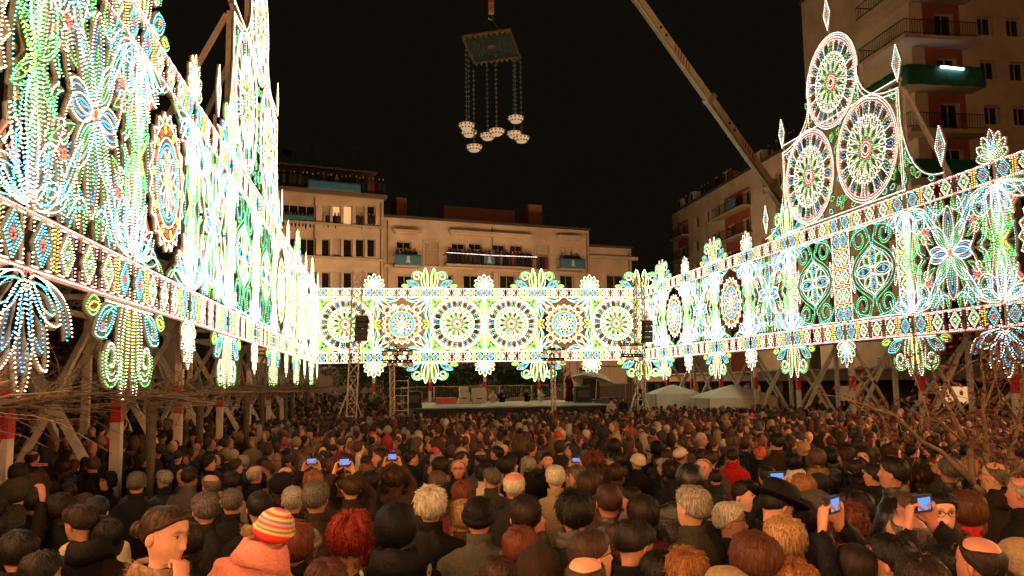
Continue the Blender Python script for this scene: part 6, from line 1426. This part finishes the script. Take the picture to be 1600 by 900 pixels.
hero(1407, 803, 1.7, 35, hair='balding', hc='darkgrey', skin=1, coat='black', label='bald man right of centre above the dark heads')
hero(1465, 765, 1.74, 168, hair='short', hc='black', skin=2, glasses=True, coat='brown', collar='scarf', cc='charcoal', label='smiling man with glasses and scarf facing the camera')
hero(1508, 766, 1.68, -10, hair='bob', hc='chestnut', fem=True, coat='red', label='person in a bright red jacket left of the young tree')
P2, W2 = hero(1520, 838, 1.66, 22, hair='balding', hc='dark', skin=4, arms='raised', coat='black', label='balding man holding up a camera beside the young tree')
phone(P2, W2, 'camera with a small blue screen beside the young tree', True)
P3, W3 = hero(1383, 832, 1.66, 38, hair='short', hc='black', arms='raised', coat='jet', label='black haired person holding up a small pale camera at lower right')
phone(P3, W3, 'small pale camera held up at lower right', True)
hero(1432, 862, 1.66, 0, hair='short', hc='dark', coat='charcoal', label='big dark haired head at the lower right edge')
hero(1330, 850, 1.62, 0, hair='crop', hc='dark', coat='black', label='cropped dark head left of the orange blond hair')
hero(1357, 853, 1.58, -15, hair='long', hc='ginger', fem=True, coat='jet', label='long orange blond hair at the lower right')
hero(1482, 846, 1.6, 0, hair='short', hc='black', coat='black', label='dark head in front of the smiling man at lower right')
hero(1585, 832, 1.62, 0, hair=None, hat='beanie', hatc='beige', coat='black', label='brown wool hat at the right edge below the tree')
hero(1590, 746, 1.7, 30, hair='balding', hc='grey', skin=4, coat='black', label='balding head at the right edge behind the young tree')
hero(1330, 765, 1.7, 60, hair='long', hc='black', fem=True, coat='black', label='woman with long black hair in a black coat right of the rust coat')
hero(1312, 782, 1.66, 20, hair='curly', hc='auburn', fem=True, coat='rust', label='woman in a rust brown coat with auburn curls')
# ---- second band
hero(1238, 708, 1.66, 0, hair='bob', hc='black', fem=True, coat='white', collar='hood', label='person with black hair in a white hooded coat')
hero(1275, 700, 1.76, -8, hair='long', hc='mouse', fem=True, coat='jet', collar='fur', label='woman with long light brown hair and a big fur trimmed hood')
hero(1212, 676, 1.92, 0, hair='short', hc='black', coat='darkbrown', label='tall person in a long dark brown coat standing out above the crowd')
hero(1390, 712, 1.84, 40, hair='short', hc='black', skin=1, coat='blackleather', label='tall man in black leather jacket in profile looking left')
hero(1362, 722, 1.7, 30, hair='short', hc='dark', arms='chest', coat='black', label='man in black left of the man in black leather')
hero(1340, 712, 1.7, -60, hair='bob', hc='dark', fem=True, hat='beanie', hatc='cream', coat='black', label='woman in a cream knitted hat on the right')
hero(803, 739, 1.74, -10, hair='balding', hc='white', skin=4, coat='charcoal', label='pink bald crown ringed with white hair in the middle')
hero(867, 726, 1.74, -5, hair='short', hc='white', skin=2, coat='beige', label='white haired man with beige coat right of the bald crown')
hero(716, 718, 1.72, 172, hair='balding', hc='grey', skin=4, glasses=True, coat='black', label='bald man with glasses facing the camera in the middle')
hero(766, 730, 1.68, 30, hair='short', hc='darkgrey', coat='olive', label='grey brown head in profile left of the bald crown')
P4, W4 = hero(548, 742, 1.7, 18, hair='short', hc='brown', skin=2, arms='raised', coat='darkbrown', label='man raising a camera with a bright screen left of centre')
phone(P4, W4, 'camera with a bright white blue screen raised left of centre', True)
P5, W5 = hero(616, 728, 1.68, 5, hair='wavy', hc='brown', fem=True, arms='raised', coat='brown', label='person raising a black camera with a blue glint near the centre')
phone(P5, W5, 'black camera with a blue glint held up near the centre', True)
P6, W6 = hero(490, 735, 1.66, 10, hair='wavy', hc='ginger', fem=True, arms='raised', coat='black', label='ginger haired person raising a phone left of centre')
phone(P6, W6, 'dark phone held up by the ginger haired person')
hero(645, 704, 1.72, -80, hair='short', hc='dark', skin=4, coat='navy', label='dark haired man looking up to the right near the centre')
hero(580, 735, 1.68, -40, hair='long', hc='black', fem=True, coat='black', label='woman with long straight black hair near the centre')
hero(683, 735, 1.66, 0, hair='long', hc='mouse', fem=True, coat='brown', label='long light brown hair left of the auburn hair in the middle')
hero(725, 750, 1.66, -20, hair='bob', hc='auburn', fem=True, coat='maroon', label='auburn hair above the black beanie')
hero(328, 742, 1.7, 40, hair='balding', hc='darkgrey', skin=1, coat='charcoal', label='bald head with dark grey sides left of the cropped greying heads')
hero(400, 728, 1.7, -30, hair='balding', hc='grey', skin=4, coat='black', label='round bald head left of the raised phone')
hero(328, 711, 1.74, -60, hair='short', hc='black', skin=2, coat='black', label='dark haired man in profile facing right on the left side')
hero(395, 682, 1.68, 160, hair='bob', hc='blond', fem=True, skin=2, coat='beige', label='woman with blond bob facing the camera on the left')
hero(373, 676, 1.66, 20, hair='curly', hc='blond', fem=True, coat='brown', label='curly blond hair beside the blond bob on the left')
hero(228, 710, 1.7, -62, hair='receding', hc='brown', skin=4, glasses=True, coat='black', label='man with reddish hair and glasses in profile on the left')
hero(214, 736, 1.74, 12, hair='short', hc='darkgrey', coat='black', label='grey dark haired man in a broad black coat on the left')
hero(264, 706, 1.7, -40, hair='long', hc='black', fem=True, coat='jet', label='woman with black hair tied back on the left')
hero(166, 736, 1.62, 150, hair='curly', hc='black', fem=True, skin=2, coat='black', label='smiling woman with dark curls on the left')
hero(176, 703, 1.7, -130, hair='long', hc='black', fem=True, skin=2, hat='beanie', hatc='jet', coat='black', label='woman in a black beanie turned to the camera on the left')
P7, W7 = hero(52, 704, 1.76, -10, hair='balding', hc='brown', skin=1, arms='chest', coat='darkbrown', label='balding man at the far left above the pink card')
T = thing('card', 'flat pink card held up at the left of the crowd', 'card', px(62, 726, P7.location.y - .35)); MB().box((0, 0, 0), (.23, .012, .045)).build('sheet', mat('pink_card', (.75, .28, .25), .6, var=.05), T); MB().box((.01, -.008, .005), (.13, .003, .008)).build('print', mat('dark_print', (.3, .1, .1)), T)
P8, W8 = hero(-8, 770, 1.7, -20, hair='long', hc='dark', fem=True, arms='one', coat='black', label='woman at the left edge with one hand raised')
hero(95, 770, 1.66, -15, hair='bob', hc='dark', fem=True, coat='black', label='dark haired woman behind the man in the black hooded coat')
hero(60, 762, 1.7, 0, hair='short', hc='black', coat='jet', label='black haired person in black near the left edge')
hero(98, 716, 1.68, 25, hair='bob', hc='brown', fem=True, coat='brown', label='brown haired woman right of the pink card')
hero(60, 634, 1.72, -100, hair='short', hc='dark', skin=4, hat='beanie', hatc='red', coat='black', label='person in a red hat between the left timber legs')
hero(1186, 695, 1.66, 0, hair='short', hc='dark', hat='beanie', hatc='orange', coat='black', label='person in an orange knitted hat left of the tall dark coat')
hero(1144, 700, 1.68, -20, hair='short', hc='dark', coat='red', collar='scarf', cc='red', label='person in a red coat right of the middle')
hero(913, 700, 1.66, 0, hair=None, hat='beanie', hatc='grey', coat='red', label='person in a grey striped hat and bright red jacket')
hero(995, 706, 1.68, 20, hair=None, hat='beanie', hatc='cream', coat='black', label='person in a cream wool hat right of the red jacket')
hero(855, 706, 1.7, 175, hair='short', hc='dark', skin=2, coat='black', label='dark haired man facing the camera in the middle of the crowd')
hero(1098, 716, 1.72, 150, hair='balding', hc='grey', skin=4, coat='charcoal', label='bald man facing the camera right of the middle')
# ---- child in the pink quilted jacket, carried
cp = px(436, 812, 4.0); T, W_ = person(cp.x - .02, cp.y, R_(-8), h=1.18, hair=None, skin=2, arms='down', coat='pink', collar='hood', puffer=1, fem=True, label='small child in a pink quilted jacket and a striped knitted hat, leaning right', z=cp.z - 1.19, roll=R_(0))
T.rotation_euler = (0, R_(17), R_(-8)); T.location = cp - Vector((sin(R_(17)) * 1.2, 0, cos(R_(17)) * 1.2)); HEROES.append((cp.x, cp.y, 432, 797, cp.y)); [setattr(c_, 'location', (0, -.01, .045)) for c_ in T.children if c_.name.startswith('collar')]; T.scale = (.8, .8, .72)
def knit_mat():
    m = bpy.data.materials.new('striped_knit'); m.use_nodes = True; n = m.node_tree; b = n.nodes['Principled BSDF']; b.inputs['Roughness'].default_value = .9
    t = n.nodes.new('ShaderNodeTexCoord'); sp_ = n.nodes.new('ShaderNodeSeparateXYZ'); w = n.nodes.new('ShaderNodeTexWave'); w.wave_type = 'BANDS'; w.inputs['Scale'].default_value = 30; w.bands_direction = 'X'
    ad = n.nodes.new('ShaderNodeMath'); ad.operation = 'MULTIPLY_ADD'; ad.inputs[1].default_value = .008; r = n.nodes.new('ShaderNodeMapRange'); r.inputs['From Min'].default_value = .0; r.inputs['From Max'].default_value = .14
    c = n.nodes.new('ShaderNodeValToRGB'); c.color_ramp.interpolation = 'CONSTANT'; e = c.color_ramp.elements; cols = [(.45, .02, .02), (.6, .45, .16), (.1, .2, .1), (.55, .4, .2), (.5, .03, .03), (.5, .3, .25), (.12, .16, .18), (.62, .5, .2), (.5, .03, .04), (.6, .5, .3), (.4, .05, .05)]
    e[0].color = (*cols[0], 1); e[1].position = .1; e[1].color = (*cols[1], 1)
    for i in range(2, 11): q = e.new(i * .094); q.color = (*cols[i], 1)
    n.links.new(t.outputs['Object'], sp_.inputs[0]); n.links.new(t.outputs['Object'], w.inputs[0]); n.links.new(w.outputs['Fac'], ad.inputs[0]); n.links.new(sp_.outputs[2], ad.inputs[2]); n.links.new(ad.outputs[0], r.inputs[0]); n.links.new(r.outputs[0], c.inputs[0]); n.links.new(c.outputs[0], b.inputs['Base Color']); return m
o = put('hat', G(('hat', 'beanie'), lambda: hat_geo('beanie').mesh('hat', SKINM[0], True)), T); o.location = (0, 0, HZ); o.scale = (1.1, 1.06, 1.06); obj_slot(o, [knit_mat()])
# ---- pale prints on the patterned black hood jacket
MSK = cloth('pale_print', (.3, .28, .22)); r2 = np.random.default_rng(4)
for i in range(6):
    a = -1.15 + .46 * i; m = MB(); k = 14; cx = .225 * sin(a); cy_ = -.158 * cos(a) - .012; V = []; zc = 1.335 + .015 * (i % 2)
    for j in range(k):
        t = 2 * pi * j / k; du = .045 * cos(t) * (.8 + .2 * sin(t)); dv = .065 * sin(t); aa = a + du / .2; V.append((.205 * sin(aa), -.14 * cos(aa) - .02 + (dv * .35), zc + dv))
    m.add(V, [tuple(range(k))]); o = m.build('mask_print', MSK, SP); q = MB()
    for (du, dv, w, h2) in ((-.017, .02, .009, .008), (.017, .02, .009, .008), (0, -.012, .004, .006), (-.012, -.03, .003, .004), (0, -.034, .003, .004), (.012, -.03, .003, .004)):
        V = []
        for j in range(8): t = 2 * pi * j / 8; aa = a + (du + w * cos(t)) / .2; V.append((.208 * sin(aa), -.144 * cos(aa) - .02 + dv * .35, zc + dv + h2 * sin(t)))
        q.add(V, [tuple(range(8))])
    q.build('eye_holes', CM['jet'], o, kind='stuff')
# ---- the robed performer on the stage
p = px(890, 630, 55); T, _ = person(p.x, 55, pi, h=1.75, hair='long', hc='black', coat='maroon', arms='one', collar='hood', fem=True, label='performer in a dark red robe standing on the stage', group=None, z=dz)
loft_m = loft(MB(), [(.03, .3, .24, 0), (.4, .25, .2, 0), (.9, .2, .15, 0), (1.05, .19, .14, 0)], 18); loft_m.build('robe_skirt', CM['maroon'], T, smooth=True)
for i, (xx, cc_) in enumerate(((770, 'cream'), (785, 'black'), (825, 'black'), (848, 'cream'))):
    p = px(xx, 627, 57); T, _ = person(p.x, 57 + .2 * i, pi + .3 * i, h=1.65, hair='short', hc='dark', coat=cc_, arms='chest', label=['stage hand in a pale top crouching behind the stage, left one', 'stage hand in black beside the left pale one', 'dark stage hand in the middle behind the stage', 'pale dressed stage hand behind the stage, right one'][i], group='stage hands at the back of the stage', z=dz - .75)
for i, xx in enumerate((955, 965, 978)):
    p = px(xx, 630, 45); person(p.x, 45 + .3 * i, pi / 2 * i, h=1.7, hair='short', hc='dark', coat=('cream', 'grey', 'navy')[i], label=['person in pale jacket beside the right end of the stage', 'person in grey coat standing by the right end of the stage', 'person in navy coat right of the stage steps'][i], group='people beside the stage', z=ground(p.x, 45) + .55)
# ---- the rest of the crowd: the nearest ones are individuals
POSTS = [(XL, y) for y in LP] + [(XR, y) for y in RP] + [(XL - 2.1, y) for y in LP]
cand = []; yy = 3.3
while yy < 56:
    row = .5 + .012 * yy * .3; xl, xr = px(-40, 600, yy).x - .3, px(1640, 600, yy).x + .3
    xx = xl + rng.uniform(0, .5)
    while xx < xr:
        X, Y = xx + rng.normal(0, .13), yy + rng.normal(0, .16); xx += rng.uniform(.44, .6) * (1.28 if yy < 9 else 1.12 if yy < 14 else 1)
        if Y > 41.5 and X > 1.3 and X < px(1010, 600, Y).x: continue
        if Y > 47 and X > 1.3: continue
        if any(abs(X - a) < .22 and abs(Y - b) < .3 for a, b in POSTS): continue
        if abs(X - .0) < .0: continue
        if Y < 3.6: continue
        cand.append((X, Y))
    yy += row * (1.25 if yy < 9 else 1.1 if yy < 14 else .98)
hx = np.array(HEROES); keep = []
for X, Y in cand:
    d = np.hypot(hx[:, 0] - X, hx[:, 1] - Y)
    if d.min() < .4: continue
    h = float(np.clip(rng.normal(1.68, .085), 1.5, 1.9)); u, v, dd = to_px((X, Y, ground(X, Y) + h)); sz = .24 * F_PX / Y
    if u < -60 or u > 1660 or v > 925: continue
    bad = False
    for (a, b, x_, y_, D_) in HEROES:
        szh = .24 * F_PX / D_
        if D_ > Y + .05 and abs(u - x_) < (sz + szh) * .52 and v < y_ + szh * 1.15: bad = True; break      # would stand before a face we place
    if bad: continue
    keep.append((X, Y, h, u, v))
keep.sort(key=lambda t: t[1]); NIND = 300 - len(HEROES) - 9
HS = [('short', .3), ('crop', .12), ('bob', .14), ('long', .13), ('wavy', .07), ('curly', .05), ('fluffy', .05), ('balding', .06), ('receding', .05), ('bun', .03)]
hs_n, hs_p = [a for a, _ in HS], np.array([b for _, b in HS]); hs_p = hs_p / hs_p.sum()
HCN = ['black', 'dark', 'brown', 'chestnut', 'auburn', 'ginger', 'blond', 'mouse', 'grey', 'white', 'darkgrey']; HCP = np.array([.2, .25, .17, .08, .04, .03, .04, .06, .05, .02, .06]); HCP /= HCP.sum()
CON = ['black', 'jet', 'charcoal', 'darkbrown', 'brown', 'leather', 'blackleather', 'olive', 'grey', 'navy', 'camel', 'cream', 'red', 'maroon', 'beige', 'plum', 'greygreen']; COP = np.array([.2, .12, .11, .1, .06, .04, .05, .05, .04, .07, .02, .015, .02, .03, .025, .02, .03]); COP /= COP.sum()
used = set(); NEARBY = lambda u, v: ('behind the near left posts' if u < 230 else 'left of the raised cameras' if u < 470 else 'towards the left truss tower' if u < 640 else 'in front of the stage' if u < 900 else 'towards the white tents' if u < 1190 else 'below the right light wheels' if u < 1400 else 'behind the young tree')
for i, (X, Y, h, u, v) in enumerate(keep[:NIND]):
    hr = str(rng.choice(hs_n, p=hs_p)); fem = hr in ('bob', 'long', 'wavy', 'curly', 'bun') or rng.random() < .1; hc = str(rng.choice(HCN, p=HCP)); co = str(rng.choice(CON, p=COP)); hat = None; q = rng.random()
    if hr in ('balding', 'receding') and hc in ('ginger', 'blond', 'auburn'): hc = 'darkgrey'
    if q < .08: hat = str(rng.choice(['beanie', 'beanie', 'cap', 'flat'])); hr2 = 'crop' if not fem else 'long'; hr = hr2
    elif q < .12: hat = 'hood'
    f = float(rng.normal(0, 38)) if rng.random() < .8 else float(rng.uniform(60, 300)); col_ = str(rng.choice(['stand', 'stand', 'scarf', 'hood', 'fur'])); hatc = str(rng.choice(['black', 'charcoal', 'cream', 'maroon', 'grey', 'beige', 'plum'])) if hat != 'hood' else co
    gl = rng.random() < .18; f = (f + 180) % 360 - 180
    look = 'seen from behind' if abs(f) < 45 else 'facing the camera' if abs(f) > 135 else 'in profile facing left' if f > 0 else 'in profile facing right'
    hd = {'short': 'short {} hair', 'crop': 'cropped {} hair', 'bob': '{} bob', 'long': 'long {} hair', 'wavy': 'wavy {} hair', 'curly': '{} curls', 'fluffy': 'thick {} hair', 'balding': 'bald crown and {} sides', 'receding': 'receding {} hair', 'bun': '{} hair in a bun'}[hr].format(HNAME[hc])
    who = (f'{hatc} {"hat" if hat != "hood" else "raised hood"}' if hat else hd)
    lb = f'person in {cname(co)} coat with {who if not hat else cname(hatc) + (" raised hood" if hat == "hood" else " hat")}, {look} {NEARBY(u, v)}'
    w_ = lb.split()
    if len(w_) > 16: lb = ' '.join(lb.replace(', seen from behind', ',').replace(' in profile', '').split()[:16])
    if lb in used:
        for ex in ('and scarf', 'and raised collar', 'with glasses', 'taller than the rest', 'among darker heads', 'beside paler heads'):
            l2 = lb.replace(' coat', ' coat ' + ex, 1) if ex.startswith('and') else lb + ', ' + ex
            if l2 not in used and len(l2.split()) <= 16 and not (ex == 'and scarf' and col_ != 'scarf') and not (ex == 'and raised collar' and col_ != 'stand') and not (ex == 'with glasses' and not gl) and not (ex.startswith('taller') and h < 1.72): lb = l2; break
    used.add(lb)
    ar = 'down' if rng.random() > .01 else 'raised'
    T, W_ = person(X, Y, R_(f), h=h, hair=hr if hat != 'hood' else None, hc=hc, skin=int(rng.integers(5)), fem=fem, coat=co, collar=col_, cc=None if col_ != 'scarf' else str(rng.choice(CON[:12])), hat=hat, hatc=hatc, glasses=bool(gl), pitch=float(rng.choice([0, 8, 8, 16])), arms=ar, label=lb)
    T.rotation_euler = (float(rng.normal(0, .03)), float(rng.normal(0, .045)), T.rotation_euler.z)
    if ar == 'raised': phone(T, W_, f'phone held up by the person in {cname(co)} coat {NEARBY(u, v)}')
spots = [(X, Y, ground(X, Y), h / 1.7) for X, Y, h, u, v in keep[NIND:]]
print('individuals', len(HEROES) + NIND, 'far', len(spots), 'split depth', keep[NIND][1])
far_crowd('crowd', spots, 'dense crowd of small dark figures filling the plaza in front of the stage', 'crowd', spread=.75)
